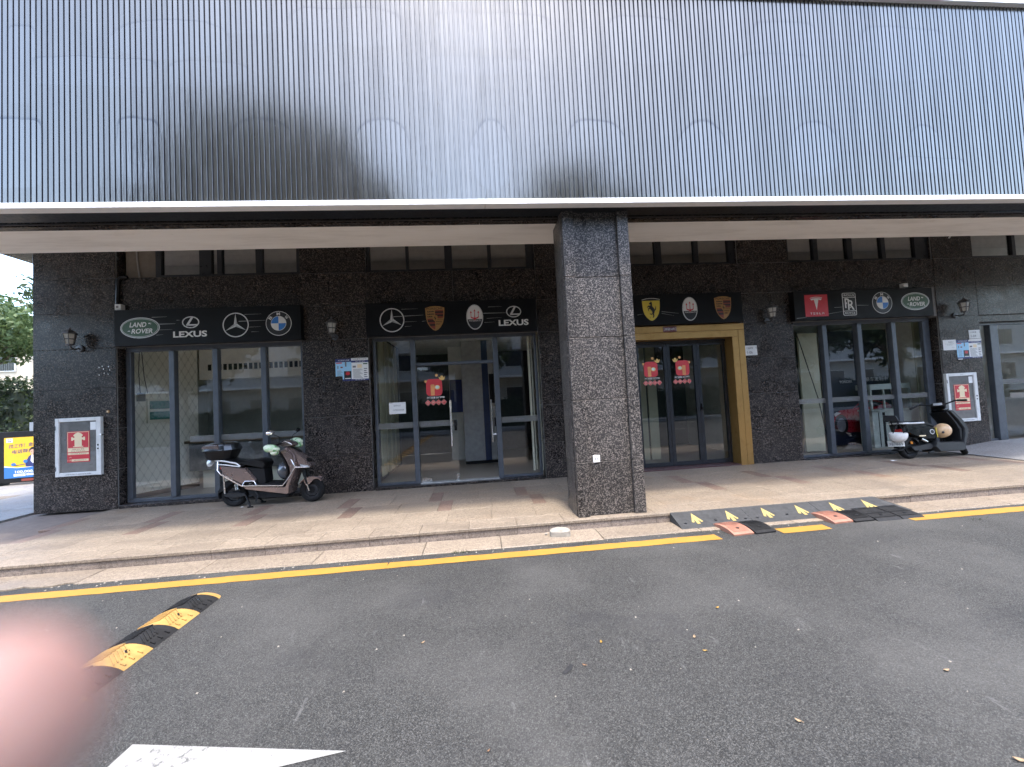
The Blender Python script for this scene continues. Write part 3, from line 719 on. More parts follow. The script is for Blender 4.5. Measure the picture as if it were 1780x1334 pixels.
def roundel(par, *q):
    cx, cz, rx, rz = dims(*q); r = (rx+rz)/2; b = MB(); b.disc(cx, cz, r, r, L1, 2); b.disc(cx, cz, r*.955, r*.955, L2, 3); b.disc(cx, cz, r*.60, r*.60, L3, 2)
    for k in range(4): b.disc(cx, cz, r*.565, r*.565, L4, 4 if k in (1, 3) else 2, 12, 90*k, 90*k+90)
    for ch, a in (('B', 143), ('M', 90), ('W', 37)): b.text(ch, cx+r*.775*math.cos(R(a)), cz+r*.775*math.sin(R(a)), r*.24, L3, 2, r*.27, 0, .02, R(a-90))
    em(par, 'roundel_emblem', b)
def shield(cx, cz, w, h, k=1.0):
    r = [(1,.86),(.98,.40),(.93,.0),(.80,-.38),(.55,-.70),(.25,-.92),(0,-1.0)]
    top = [(-.5,.97),(0,1.0),(.5,.97)]
    return [(cx+x*w*k, cz+z*h*k) for x, z in [(-x, z) for x, z in r[:-1]][::-1][0:0]+[(x,z) for x,z in r]+[(-x,z) for x,z in r[:-1]][::-1]+top]
def horse(cx, cz, s):
    p = [(-.05,1.0),(.10,.92),(.16,.70),(.13,.48),(.24,.30),(.42,.16),(.46,.0),(.58,.08),(.66,.32),(.60,.50),(.76,.30),(.72,.0),(.56,-.14),(.50,-.16),(.46,-.36),(.34,-.52),(.42,-.80),(.22,-1.0),(.10,-.98),(.24,-.78),(.14,-.54),(-.02,-.52),(-.26,-.46),(-.34,-.54),(-.04,-.66),(.12,-.40),(.08,-.20),(-.10,-.06),(-.22,.10),(-.44,.02),(-.42,-.22),(-.56,-.06),(-.52,.14),(-.28,.24),(-.46,.34),(-.68,.16),(-.62,.36),(-.40,.50),(-.16,.46),(-.10,.62),(-.28,.66),(-.32,.80),(-.12,.86)]
    return [(cx+x*s*.8, cz+z*s) for x, z in p]
def crest(par, *q):
    cx, cz, w, h = dims(*q); b = MB(); b.flat(shield(cx, cz, w, h), L1, 7); b.flat(shield(cx, cz, w, h, .93), L2, 7)
    b.text('PORSCHE', cx, cz+h*.79, h*.17, L3, 3, w*1.7)
    zt = cz+h*.64
    def clipw(z): t = (z-cz)/h; return w*(.92 if t > .2 else .88 if t > -.1 else .74 if t > -.4 else .5 if t > -.68 else .25)
    sp = shield(0, 0, 1, 1, .93)
    def wid(t): return max(.05, max((abs(x0+(x1-x0)*(t-z0)/(z1-z0)) for (x0, z0), (x1, z1) in zip(sp, sp[1:]) if z0 != z1 and min(z0, z1) <= t <= max(z0, z1)), default=.9))*w
    def field(t0, t1, sx, m, y):
        n = 6; e = [(cx+sx*wid(t0+(t1-t0)*i/n)*.97, cz+h*(t0+(t1-t0)*i/n)) for i in range(n+1)]
        b.flat([(cx+sx*.003, cz+h*t0)]+e+[(cx+sx*.003, cz+h*t1)], y, m)
    field(.66, .02, 1, 6, L3); field(-.01, -.88, -1, 6, L3); field(-.01, -.88, 1, 7, L3)
    for t in (.56, .30): field(t, t-.13, 1, 3, L3-.0008)
    for t in (-.13, -.45): field(t, t-.15, -1, 3, L3-.0008)
    for sx, z0 in ((-1, .52), (-1, .32), (-1, .12), (1, -.10), (1, -.30), (1, -.50)):
        ww = w*.72 if z0 > -.2 else w*(.6 if z0 > -.4 else .38)
        z = cz+h*z0; b.flat([(cx+sx*.012,z),(cx+sx*(.012+ww),z-h*.02),(cx+sx*(.012+ww),z+h*.03),(cx+sx*.012,z+h*.055)], L3, 3)
        for j in range(4): b.rect(cx+sx*(.012+ww*(.2+.25*j))-.006, cx+sx*(.012+ww*(.2+.25*j))+.006, z, z+h*.09, L3, 3)
    b.flat(shield(cx, cz-h*.0, w*.26, h*.25), L4, 7); b.flat(horse(cx, cz, h*.17), L4-.002, 3)
    em(par, 'crest_emblem', b)
def trident(par, *q):
    cx, cz, rx, rz = dims(*q); b = MB(); b.disc(cx, cz, rx, rz, L1, 0); b.disc(cx, cz, rx*.88, rz*.92, L2, 2)
    b.flat([(cx+rx*.88*math.cos(R(a)), cz-rz*.17+0*a+rz*(.92*math.sin(R(a))+.17 if True else 0)) for a in [190.6+k*158.8/20 for k in range(21)]], L3, 3)
    z0 = cz-rz*.16
    for dx in (-1, 0, 1):
        x = cx+dx*rx*.44; top = cz+rz*(.62 if dx == 0 else .50)
        b.flat([(x-rx*.035*(1.4 if dx == 0 else 1),z0+rz*.1),(x+rx*.035*(1.4 if dx == 0 else 1),z0+rz*.1),(x+rx*.03,top-rz*.16),(x+rx*.13,top-rz*.18),(x,top),(x-rx*.13,top-rz*.18),(x-rx*.03,top-rz*.16)], L4, 5)
    b.flat([(cx-rx*.47,z0+rz*.24),(cx-rx*.38,z0+rz*.06),(cx-rx*.1,z0-rz*.0),(cx-rx*.05,z0-rz*.1),(cx+rx*.05,z0-rz*.1),(cx+rx*.1,z0),(cx+rx*.38,z0+rz*.06),(cx+rx*.47,z0+rz*.24),(cx+rx*.30,z0+rz*.14),(cx,z0+rz*.10),(cx-rx*.30,z0+rz*.14)], L4, 5)
    b.text('MASERATI', cx, cz-rz*.29, rz*.13, L4, 2, rx*1.4)
    em(par, 'trident_emblem', b)
def prance(par, *q):
    cx, cz, w, h = dims(*q); b = MB(); b.flat(shield(cx, cz, w, h), L1, 3); b.flat(shield(cx, cz-h*.015, w, h, .945), L2, 8)
    b.flat([(cx-w*.97,cz+h*.80),(cx+w*.97,cz+h*.80),(cx+w*.5,cz+h*.93),(cx,cz+h*.965),(cx-w*.5,cz+h*.93)], L3, 3)
    b.flat([(cx-w*.98,cz+h*.87),(cx-w*.5,cz+h*.955),(cx,cz+h*.99),(cx+w*.5,cz+h*.955),(cx+w*.98,cz+h*.87),(cx+w*.98,cz+h*.90),(cx+w*.5,cz+h*.99),(cx,cz+h*1.02),(cx-w*.5,cz+h*.99),(cx-w*.98,cz+h*.90)], L4, 2)
    b.flat(horse(cx, cz+h*.02, h*.72), L4, 3); b.text('S', cx-w*.18, cz-h*.66, h*.12, L4, 3); b.text('F', cx+w*.18, cz-h*.66, h*.12, L4, 3)
    em(par, 'shield_emblem', b)
def tee(par, *q):
    cx, cz, w, h = dims(*q); b = MB(); b.rect(cx-w, cx+w, cz-h, cz+h, L1, 5)
    b.flat([(cx-w*.50,cz+h*.60),(cx-w*.30,cz+h*.66),(cx,cz+h*.68),(cx+w*.30,cz+h*.66),(cx+w*.50,cz+h*.60),(cx+w*.40,cz+h*.48),(cx+w*.20,cz+h*.54),(cx,cz-h*.42),(cx-w*.20,cz+h*.54),(cx-w*.40,cz+h*.48)], L2, 2)
    b.flat([(cx-w*.54,cz+h*.70),(cx-w*.3,cz+h*.77),(cx,cz+h*.795),(cx+w*.3,cz+h*.77),(cx+w*.54,cz+h*.70),(cx+w*.52,cz+h*.655),(cx+w*.3,cz+h*.715),(cx,cz+h*.74),(cx-w*.3,cz+h*.715),(cx-w*.52,cz+h*.655)], L2, 2)
    b.text('T', cx-w*.50, cz-h*.72, h*.17, L2, 2, w*.18, 0, .02); b.text('L', cx+w*.27, cz-h*.72, h*.17, L2, 2, w*.16, 0, .02)
    for dx in (-.25,): 
        for dz in (.08, 0, -.08): b.rect(cx+w*(dx-.09), cx+w*(dx+.09), cz-h*(.72-dz)-h*.018, cz-h*(.72-dz)+h*.018, L2, 2)
    b.text('S', cx+w*.01, cz-h*.72, h*.17, L2, 2, w*.18, 0, .02)
    b.rect(cx+w*.44, cx+w*.62, cz-h*.665, cz-h*.63, L2, 2); b.rect(cx+w*.44, cx+w*.62, cz-h*.74, cz-h*.705, L2, 2); b.rect(cx+w*.44, cx+w*.48, cz-h*.81, cz-h*.705, L2, 2); b.rect(cx+w*.58, cx+w*.62, cz-h*.81, cz-h*.705, L2, 2)
    em(par, 'square_emblem', b)
def rrect(cx, cz, w, h, r):
    p = []
    for sx, sz, a in ((1,1,0),(-1,1,90),(-1,-1,180),(1,-1,270)):
        for k in range(5): p.append((cx+sx*(w-r)+r*math.cos(R(a+22.5*k)), cz+sz*(h-r)+r*math.sin(R(a+22.5*k))))
    return p
def twin(par, *q):
    cx, cz, w, h = dims(*q); b = MB(); b.flat(rrect(cx, cz, w, h, w*.2), L1, 2); b.flat(rrect(cx, cz+h*.79, w*.91, h*.165, w*.12), L2, 3); b.flat(rrect(cx, cz-h*.79, w*.91, h*.165, w*.12), L2, 3)
    b.rect(cx-w*.91, cx+w*.91, cz-h*.58, cz+h*.58, L2, 3)
    b.text('ROLLS', cx, cz+h*.79, h*.17, L3, 2, w*1.5, 0, .01); b.text('ROYCE', cx, cz-h*.79, h*.17, L3, 2, w*1.5, 0, .01)
    b.text('R', cx-w*.22, cz+h*.09, h*.86, L3, 2, w*.95, 0, .012); b.text('R', cx+w*.20, cz-h*.08, h*.86, L3-.0012, 3, w*1.15, 0, .05); b.text('R', cx+w*.20, cz-h*.08, h*.86, L4, 2, w*.95, 0, .012)
    em(par, 'monogram_emblem', b)
def streaks(par, ls):
    b = MB()
    for x0, y0, x1, y1, t in ls:
        a = P7(x0, y0); c = P7(x1, y1); b.flat([(a[0],a[1]-t),(c[0],c[1]-t*.3),(c[0],c[1]+t*.3),(a[0],a[1]+t)], L1, 9)
    em(par, 'thin_line_print', b)
c7 = lambda x, y: (190+x/5.086, 500+y/5.086); c8 = lambda x, y: (630+x/5.5625, 500+y/5.5625)
c9 = lambda x, y: (1090+x/8.09, 490+y/8.09); c10 = lambda x, y: (1370+x/6.357, 480+y/6.357)
b1 = board('leftmost signboard with a green oval emblem at left and blue white roundel at right', -6.125, -3.06, 2.765, 3.385)
rover(b1, *c7(273,358), 34.4, 18.1); elle(b1, (*c7(720,308), 15, 10.3), (*c7(715,412), 29.5, 5.3)); star(b1, *c7(1118,332), 22.6, 21.5); roundel(b1, *c7(1498,318), 22.4, 21.3)
streaks(b1, [(264,552,291,551,.004),(274,564,305,563,.006),(276,574,300,573,.003),(272,583,284,582,.003),(307,557,313,557,.003),(425,547,455,546,.003),(415,559,462,557,.006),(433,569,454,568,.003),(437,577,450,577,.003)])
b2 = board('signboard over the glass door with star ring emblem left and white oval trident emblem', -1.94, 1.165, 2.765, 3.37)
star(b2, *c8(286,317), 21.4, 21); crest(b2, *c8(703,300), 16.7, 21.5); trident(b2, *c8(1086,287), 14.6, 21.8); elle(b2, (*c8(1462,234), 13, 10), (*c8(1462,339), 26, 5.2))
streaks(b2, [(698,538,726,537,.003),(684,551,736,548,.006),(703,560,725,559,.003),(704,568,716,567,.003),(734,559,741,558,.004),(848,534,872,533,.003),(840,545,880,544,.006),(846,554,872,552,.003),(842,561,860,560,.003)])
b3 = board('signboard over the brass doorway with yellow shield, white oval and dark red crest', 2.24, 5.235, 2.785, 3.375)
prance(b3, *c9(340,397), 16.2, 19.8); trident(b3, *c9(882,383), 13.2, 20.6); crest(b3, *c9(1350,367), 14.6, 20)
streaks(b3, [(1108,548,1118,546,.003),(1150,542,1180,545,.004),(1150,545,1172,549,.003)])
b4 = board('rightmost signboard with a red square emblem and a framed monogram', 6.32, 9.365, 2.765, 3.345)
tee(b4, *c10(311,328), 20, 19); twin(b4, *c10(675,312), 11.8, 19.6); roundel(b4, *c10(1038,296), 17.4, 18.6); rover(b4, *c10(1403,280), 24.6, 15.3)
streaks(b4, [(1440,546,1470,541,.003),(1450,535,1480,533,.003),(1490,531,1510,531,.004),(1385,554,1402,552,.005)])

# ================================================================== wall lamps
LG = plain('lamp_glass', (.42,.40,.36), .25); LM = plain('lamp_grey_metal', (.085,.085,.09), .4, .4)
def wall_lamp(label, x, z):
    o = thing('wall_lamp', label, 'wall lamp', (x, 7.4, z), 'lantern lamps on the granite piers')
    M = Matrix.Translation((x, 7.4, z)) @ Matrix.Rotation(R(90), 4, 'X')
    MB().lathe([(.001,.03),(.055,.028),(.06,.012),(.06,0)], 16, Matrix.Translation((x,7.4,z-.13)) @ Matrix.Rotation(R(90), 4, 'X')).build('back_plate', LM, o, 40)
    MB().tube([(x,7.38,z-.13),(x,7.30,z-.16),(x,7.235,z-.14),(x,7.22,z-.10)], .013, 8).build('arm', LM, o, 40)
    T = Matrix.Translation((x, 7.22, z-.1))
    MB().lathe([(.001,-.01),(.03,0),(.052,.012),(.052,.02)], 6, T).build('base', LM, o)
    MB().lathe([(.048,.022),(.078,.19)], 6, T).build('lamp_glass', LG, o)
    c = MB()
    for k in range(6):
        a = R(60*k); c.tube([(x+.052*math.cos(a),7.22+.052*math.sin(a),z-.08),(x+.083*math.cos(a),7.22+.083*math.sin(a),z+.092)], .0055, 5)
    c.lathe([(.062,.095),(.067,.105),(.064,.115)], 6, T); c.build('cage', LM, o)
    MB().lathe([(.10,.19),(.098,.205),(.055,.25),(.03,.262),(.018,.275),(.012,.285),(.016,.295),(.001,.31)], 6, T).build('roof', LM, o)
wall_lamp('lantern lamp on the left corner pier above the fire hydrant cabinet', -6.76, 2.90)
wall_lamp('lantern lamp on the pier above the pale blue notice, between the two left signboards', -2.52, 2.93)
wall_lamp('lantern lamp on the pier just right of the brass doorway', 5.80, 2.93)
wall_lamp('lantern lamp on the right pier above the white sheet and blue notice', 9.98, 2.90)

# ================================================================== hydrant cabinets
CG = plain('cabinet_back_grey', (.16,.155,.15), .35, 0, .3, 7)
def cabinet(label, x0, x1, z0, z1):
    o = thing('hydrant_cabinet', label, 'hydrant cabinet', ((x0+x1)/2, YW, z0), 'fire hydrant cabinets on the wall'); y = YW-.052; w = .062
    MB().box(x0+.01,x1-.01,YW-.03,YW-.002,z0+.01,z1-.01).build('back_panel', CG, o)
    MB().slab(x0,x0+w,y,YW-.002,z0,z1,.005).slab(x1-w*1.25,x1,y,YW-.002,z0,z1,.005).slab(x0+w,x1-w*1.25,y+.001,YW-.002,z0,z0+w,.005).slab(x0+w,x1-w*1.25,y+.001,YW-.002,z1-w,z1,.005).build('frame', WHITE_P, o)
    MB().add([(x0+w,y+.02,z0+w),(x1-w*1.25,y+.02,z0+w),(x1-w*1.25,y+.02,z1-w),(x0+w,y+.02,z1-w)], [(0,1,2,3)]).build('glass_panel', GLASS, o)
    W = x1-x0; H = z1-z0; a = x0+W*.245; b = x0+W*.735; c = z0+H*.235; d = z0+H*.765; yp = y+.016; p = MB()
    p.box(a,b,yp,yp+.003,c,d,0); q = yp-.0015; p.rect(a+.008,b-.008,d-(d-c)*.54,d-.008,q,1); p.rect(a+.016,b-.016,d-(d-c)*.53,d-.016,q-.001,0)
    m = (a+b)/2; hh = (d-c)*.45; z = d-(d-c)*.53+.012; S = lambda *l: [(m+u*hh, z+v*hh) for u, v in l]
    p.flat(S((-.34,0),(.34,0),(.34,.06),(.24,.06),(.24,.52),(.34,.52),(.34,.47),(.46,.47),(.46,.72),(.34,.72),(.34,.67),(.24,.67),(.24,.76),(.31,.80),(.31,.86),(.18,.98),(0,1.05),(-.18,.98),(-.31,.86),(-.31,.80),(-.24,.76),(-.24,.67),(-.34,.67),(-.34,.72),(-.46,.72),(-.46,.47),(-.34,.47),(-.34,.52),(-.24,.52),(-.24,.06),(-.34,.06)), q-.002, 1)
    zz = lambda f: c+(d-c)*f
    p.rect(a+.012,b-.012,zz(.335),zz(.455),q,1); p.rect(a+.012,b-.012,zz(.245),zz(.305),q,1); p.rect(a+.07,b-.015,zz(.03),zz(.10),q,1)
    p.text('消火栓', m, zz(.420), .022, q-.001, 2, (b-a)*.55); p.text('Fire Hydrant', m, zz(.36), .02, q-.001, 2, (b-a)*.62)
    p.text('消防设施 请勿占用', m, zz(.275), .013, q-.001, 2, (b-a)*.7); p.text('火警', a+.05, zz(.165), .018, q-.001, 1); p.text('119', a+.038, zz(.065), .03, q-.001, 1)
    p.text('请勿埋压圈占', (a+b)/2+.03, zz(.065), .016, q-.001, 2, (b-a)*.55)
    p.build('hydrant_poster', [RED_S, CREAM, RED_D], o)
    MB().rect(x1-w*1.25-.10,x1-w*1.25-.012,z1-w-.155,z1-w-.02,yp).build('inspection_slip', PAPER, o)
    MB().box(x1-w*.9,x1-w*.55,y-.004,y,z0+H*.5,z0+H*.53).box(x1-w*.9,x1-w*.55,y-.004,y,z0+H*.44,z0+H*.465).build('lock', BLACK_S, o)
    MB().box(x0+.008,x0+.016,y-.006,y,z0+H*.1,z0+H*.17).box(x0+.008,x0+.016,y-.006,y,z0+H*.8,z0+H*.87).build('hinge', ALU, o)
    MB().tube([(x1-.01,y,z0+H*.69),(x1+.01,y-.008,z0+H*.69),(x1+.014,YW-.01,z0+H*.69)], .008, 6).build('latch', STEEL, o)
    MB().text('火警电话119 消防栓专用箱', (x0+x1)/2, z0+w*.5, .02, y-.001, 0, W*.55).text('消火栓', (x0+x1)/2, z1-w*.5, .018, y-.001).build('frame_lettering', INK, o)
cabinet('white framed fire hydrant cabinet on the left corner pier', -7.125, -6.41, .605, 1.585)
cabinet('white framed fire hydrant cabinet on the right pier behind the black scooter', 9.585, 10.29, .565, 1.565)

# ================================================================== notices and plates
def notice(label, x0, x1, z0, z1, y=YW-.004):
    o = thing('notice_board', label, 'notice', ((x0+x1)/2, y, z0), 'pale blue community notices'); w = x1-x0; h = z1-z0
    X = lambda f: x0+w*f; Z = lambda f: z0+h*f; m = [CYAN_S, NAVY_S, PAPER, RED_S, BLACK_S, INK, GREEN_S, CREAM, RED_D]
    MB().rect(X(0),X(.485),Z(.03),Z(1),y,0).rect(X(.485),X(1),Z(.10),Z(.99),y,2).build('sheet', m, o)
    p = MB(); e = y-.0012
    p.rect(X(0),X(.485),Z(.86),Z(1),e,1).rect(X(.485),X(1),Z(.82),Z(.91),e,1).rect(X(0),X(.485),Z(.03),Z(.10),e,1).rect(X(.485),X(1),Z(.03),Z(.10),e,1)
    p.rect(X(.02),X(.20),Z(.80),Z(.845),e,3).rect(X(.255),X(.475),Z(.10),Z(.46),e,4).disc(X(.365),Z(.35),w*.06,h*.07,e-.001,3).rect(X(.28),X(.45),Z(.12),Z(.155),e-.001,2).rect(X(.02),X(.2),Z(-.01),Z(.028),e,2)
    p.flat([(X(.31),Z(.44)),(X(.42),Z(.44)),(X(.44),Z(.30)),(X(.29),Z(.30))], e-.0006, 8)
    p.rect(X(.29),X(.335),Z(.66),Z(.88),e,5).rect(X(.06),X(.09),Z(.58),Z(.70),e,5).rect(X(.15),X(.22),Z(.60),Z(.66),e,8)
    for k in range(9): p.rect(X(.05),X(.21-.02*(k % 3)),Z(.16+.04*k),Z(.172+.04*k),e,5 if k < 8 else 3)
    p.rect(X(.84),X(.97),Z(.73),Z(.78),e,6).rect(X(.66),X(.80),Z(.58),Z(.74),e,7).rect(X(.52),X(.62),Z(.60),Z(.68),e,5)
    for k in range(10): p.rect(X(.53),X(.82-.03*(k % 4)),Z(.14+.042*k),Z(.156+.042*k),e,5)
    for k in range(5): p.rect(X(.86),X(.96-.02*(k % 2)),Z(.16+.09*k),Z(.20+.09*k),e,5)
    p.text('社区警务公示牌', X(.25), Z(.935), h*.06, e-.001, 2, w*.34); p.text('公示栏', X(.75), Z(.865), h*.045, e-.001, 2, w*.3); p.text('服务电话', X(.74), Z(.065), h*.04, e-.001, 2, w*.3)
    p.build('print', m, o); return o, X, Z
o, X, Z = notice('pale blue and white notice on the granite pier beside the left scooter', -2.535, -1.955, 1.985, 2.40)
MB().box(X(.485),X(1.0),YW-.010,YW-.0065,Z(.925),Z(1.015)).build('title_strip', PAPER, o); MB().text('社区宣传公示栏', X(.74), Z(.97), .026, YW-.0115, 0, .25).build('title_lettering', BLACK_S, o)
notice('pale blue notice on the right pier beside a plain white sheet', 9.955, 10.535, 1.85, 2.25)
def sheet(label, x0, x1, z0, z1, lines, y=YW-.004, cat='paper notice', rot=0, mat=None):
    o = thing('paper_sheet', label, cat, ((x0+x1)/2, y, z0)); MB().box(x0,x1,y,y+.0015,z0,z1).build('sheet', mat or PAPER, o)
    p = MB()
    for st, fx, fz, h, w in lines: p.text(st, x0+(x1-x0)*fx, z0+(z1-z0)*fz, h, y-.0012, 0, w)
    p.build('lettering', INK, o); return o
sheet('plain white printed sheet taped left of the right pale blue notice', 9.65, 9.95, 2.05, 2.265, [('温馨提示', .6, .78, .025, .12), ('非机动车请勿停放', .5, .60, .014, .2), ('敬请配合', .5, .5, .014, .12), ('物业', .75, .25, .010, .06)])
sheet('white paper note with a phone number on the left pane beside the glass door', -1.655, -1.35, 1.35, 1.565, [('招租电话', .48, .72, .03, .13), ('13790330408', .55, .33, .026, .2), ('联系', .12, .93, .008, .07), ('出租', .86, .93, .008, .06)], YF+.024)
def plate(label, x0, x1, z0, z1, num):
    o = thing('address_plate', label, 'address plate', ((x0+x1)/2, YW, z0)); W = x1-x0; H = z1-z0; y = YW-.009
    MB().slab(x0,x1,y,YW-.001,z0,z1,.003).build('plate', WHITE_P, o)
    MB().text('八仙岭巷', x0+W*.36, z0+H*.74, H*.20, y-.001, 0, W*.58).text(num, x0+W*.38, z0+H*.30, H*.27, y-.001, 0, W*.44).text('号', x0+W*.92, z0+H*.72, H*.13, y-.001, 0).build('lettering', BLACK_S, o)
plate('white address plate fixed just right of the brass doorway', 5.305, 5.555, 2.13, 2.325, '1-06')
plate('white address plate fixed above the notice on the right pier', 10.265, 10.53, 2.27, 2.45, '1-04')
MB_ = MB().box(10.255,10.545,YW-.012,YW-.0085,2.235,2.262)
o = MB_.build('title_strip', PAPER); tag(o, 'narrow white strip under the address plate on the right pier', 'label strip')
o = thing('house_number_plate', 'small dark red number plate on the brass door head', 'number plate', (3.765, 7.35, 2.65))
MB().slab(3.63,3.90,7.344,7.354,2.652,2.758,.003).build('plate', plain('maroon_plate', (.10,.012,.018), .35), o); MB().text('商铺14号', 3.765, 2.705, .050, 7.342, 0, .20).rect(3.643,3.650,2.668,2.742,7.342).rect(3.880,3.887,2.668,2.742,7.342).build('lettering', WHITE_S, o)

# door stickers: the cartoon is left out; a plain red panel with the ingot, coins and wording stands in
ST_R = plain('sticker_red', (.62,.05,.06), .4, 0, .05); ST_P = plain('sticker_pink', (.74,.34,.28), .4, 0, .05); ST_G = plain('sticker_gold', (.78,.50,.16), .4, 0, .05); ST_T = plain('sticker_pale', (.60,.72,.66), .35); ST_O = plain('sticker_orange', (.74,.32,.12), .4)
def sticker(label, cx, z0, y, s=1.0, flip=1):
    o = thing('door_sticker', label, 'sticker', (cx, y, z0), 'red new year stickers on the doors'); m = [ST_R, ST_P, ST_G, ST_T, WHITE_S, ST_O]
    p = MB(); e = y-.001
    p.flat(rrect(cx-.02*flip*s, z0+.335*s, .145*s, .155*s, .07*s), y, 0)
    p.flat(rrect(cx-.05*flip*s, z0+.29*s, .035*s, .10*s, .01*s), e, 5)
    p.disc(cx+.035*flip*s, z0+.335*s, .05*s, .042*s, e, 2, 24); p.disc(cx+.035*flip*s, z0+.338*s, .033*s, .030*s, e-.001, 3, 24)
    p.build('red_panel', m, o)
    q = MB(); u = cx+.125*flip*s; v = z0+.50*s
    q.flat([(u-.06*s,v+.03*s),(u-.045*s,v-.02*s),(u-.02*s,v-.038*s),(u+.02*s,v-.038*s),(u+.045*s,v-.02*s),(u+.06*s,v+.035*s),(u+.03*s,v+.012*s),(u-.03*s,v+.010*s)], y, 2); q.disc(u, v+.025*s, .025*s, .022*s, e, 2, 20); q.build('gold_ingot', m, o)
    for dx, dz in ((.03, .555), (-.17, .45)):
        MB().disc(cx+dx*flip*s, z0+dz*s, .026*s, .026*s, y, 5, 20).disc(cx+dx*flip*s, z0+dz*s, .017*s, .017*s, e, 2, 16).build('coin', m, o)
    MB().text('开门迎喜 出门接财', cx, z0+.150*s, .036*s, y, 4, .32*s, 0, .02).build('lettering', m, o)
    for i, ch in enumerate('生意兴隆'):
        x = cx+(-.144+.096*i)*s; zz = z0+.06*s; r = .054*s
        b = MB().flat([(x-r,zz),(x,zz-r),(x+r,zz),(x,zz+r)], y, 1).flat([(x-r*.82,zz),(x,zz-r*.82),(x+r*.82,zz),(x,zz+r*.82)], e, 0); b.text(ch, x, zz, r*.95, e-.001, 1, r*.95, 0, .03); b.build('diamond_character', m, o)
sticker('red sticker on the closed leaf of the single glass door', -.79, 1.465, YF+.024, 1.03)
sticker('red sticker on the folding door leaf next to the column', 3.47, 1.63, 7.618, .98)
sticker('red sticker on the second folding door leaf, left of the door pull', 4.09, 1.63, 7.618, .98, -1)

# ================================================================== small things on the wall
def tiny(name, label, cat, b, mats, sm=None): o = b.build(name, mats, None, sm); return tag(o, label, cat)
o = thing('junction_box', 'white junction box above the left end of the leftmost signboard', 'junction box', (-6.10, 7.38, 3.39))
MB().slab(-6.14,-6.04,7.31,7.395,3.40,3.50,.006).build('box', WHITE_P, o); MB().rect(-6.115,-6.075,3.435,3.47,7.3085).build('cover_label', INK, o)
o = thing('junction_box', 'white junction box above the rightmost signboard', 'junction box', (8.83, 7.38, 3.36)); MB().slab(8.78,8.88,7.31,7.395,3.375,3.46,.006).build('box', WHITE_P, o); MB().slab(8.882,8.90,7.33,7.395,3.39,3.45,.004).build('lid', INK, o)
tiny('cable_conduit', 'black bent conduit running down beside the corner pier', 'conduit', MB().tube([(-5.99,7.385,3.99),(-6.08,7.37,3.985),(-6.13,7.37,3.94),(-6.14,7.37,3.505)], .028, 8), BLK_PL, 50)
cc = MB()
for dx in (-.5, -.15): cc.tube([(-6.35+dx*.2,7.36,4.78),(-6.25,7.37,4.55),(-6.12,7.38,4.30)], .005, 5)
tiny('loose_cable', 'thin black cables hanging under the ceiling by the corner pier', 'cable', cc, BLK_PL)
o = thing('door_bell_button', 'round brass button on the corner pier right of the hydrant cabinet', 'button', (-6.33, 7.4, 1.66)); Mx = Matrix.Translation((-6.335,7.4,1.665)) @ Matrix.Rotation(R(90), 4, 'X')
MB().lathe([(.001,.010),(.022,.009),(.026,.004),(.026,0)], 16, Mx).build('rim', GOLD_S, o, 40); MB().lathe([(.001,.016),(.011,.014),(.012,.009)], 12, Mx).build('button', CREAM, o, 40)
gl = MB()
for dx, dz in ((0,0),(.07,-.03),(.15,.01),(.0,-.13),(.08,-.10),(.14,-.12),(.17,-.05),(.05,.02)): gl.disc(-6.47+dx, 2.43+dz, .008, .012, YW-.002, 0, 8)
tiny('glue_spots', 'cluster of small white glue spots left on the corner pier', 'glue marks', gl, WHITE_S)
o = thing('access_cover', 'square granite access cover set in the pier under the pale blue notice', 'access cover', (-2.575, 7.4, 1.84))
MB().slab(-2.735,-2.415,7.391,7.399,1.835,2.085,.003).build('cover_slab', G_WALL, o); MB().box(-2.745,-2.405,7.3975,7.3992,1.825,2.095).build('gap_frame', BLACK_S, o)
o = thing('small_white_box', 'small white box fixed on the outer edge of the corner pier', 'box', (-7.55, 7.44, 1.47)); MB().slab(-7.60,-7.515,7.43,7.50,1.40,1.55,.006).build('box', WHITE_P, o); MB().box(-7.575,-7.52,7.45,7.48,1.551,1.60).build('gland', BLK_PL, o)
tiny('side_cable', 'dark cable running down the outer edge of the corner pier', 'cable', MB().tube([(-7.53,7.46,4.75),(-7.56,7.46,4.4),(-7.54,7.46,4.1),(-7.535,7.46,3.0),(-7.53,7.46,1.6)], .009, 6), BLK_PL)
o = tiny('bent_pipe', 'short pale pipe poking out under the ceiling near the right pier', 'pipe', MB().tube([(9.98,7.36,4.40),(10.08,7.34,4.52),(10.20,7.32,4.60),(10.25,7.32,4.79)], .014, 8), WHITE_P, 50)

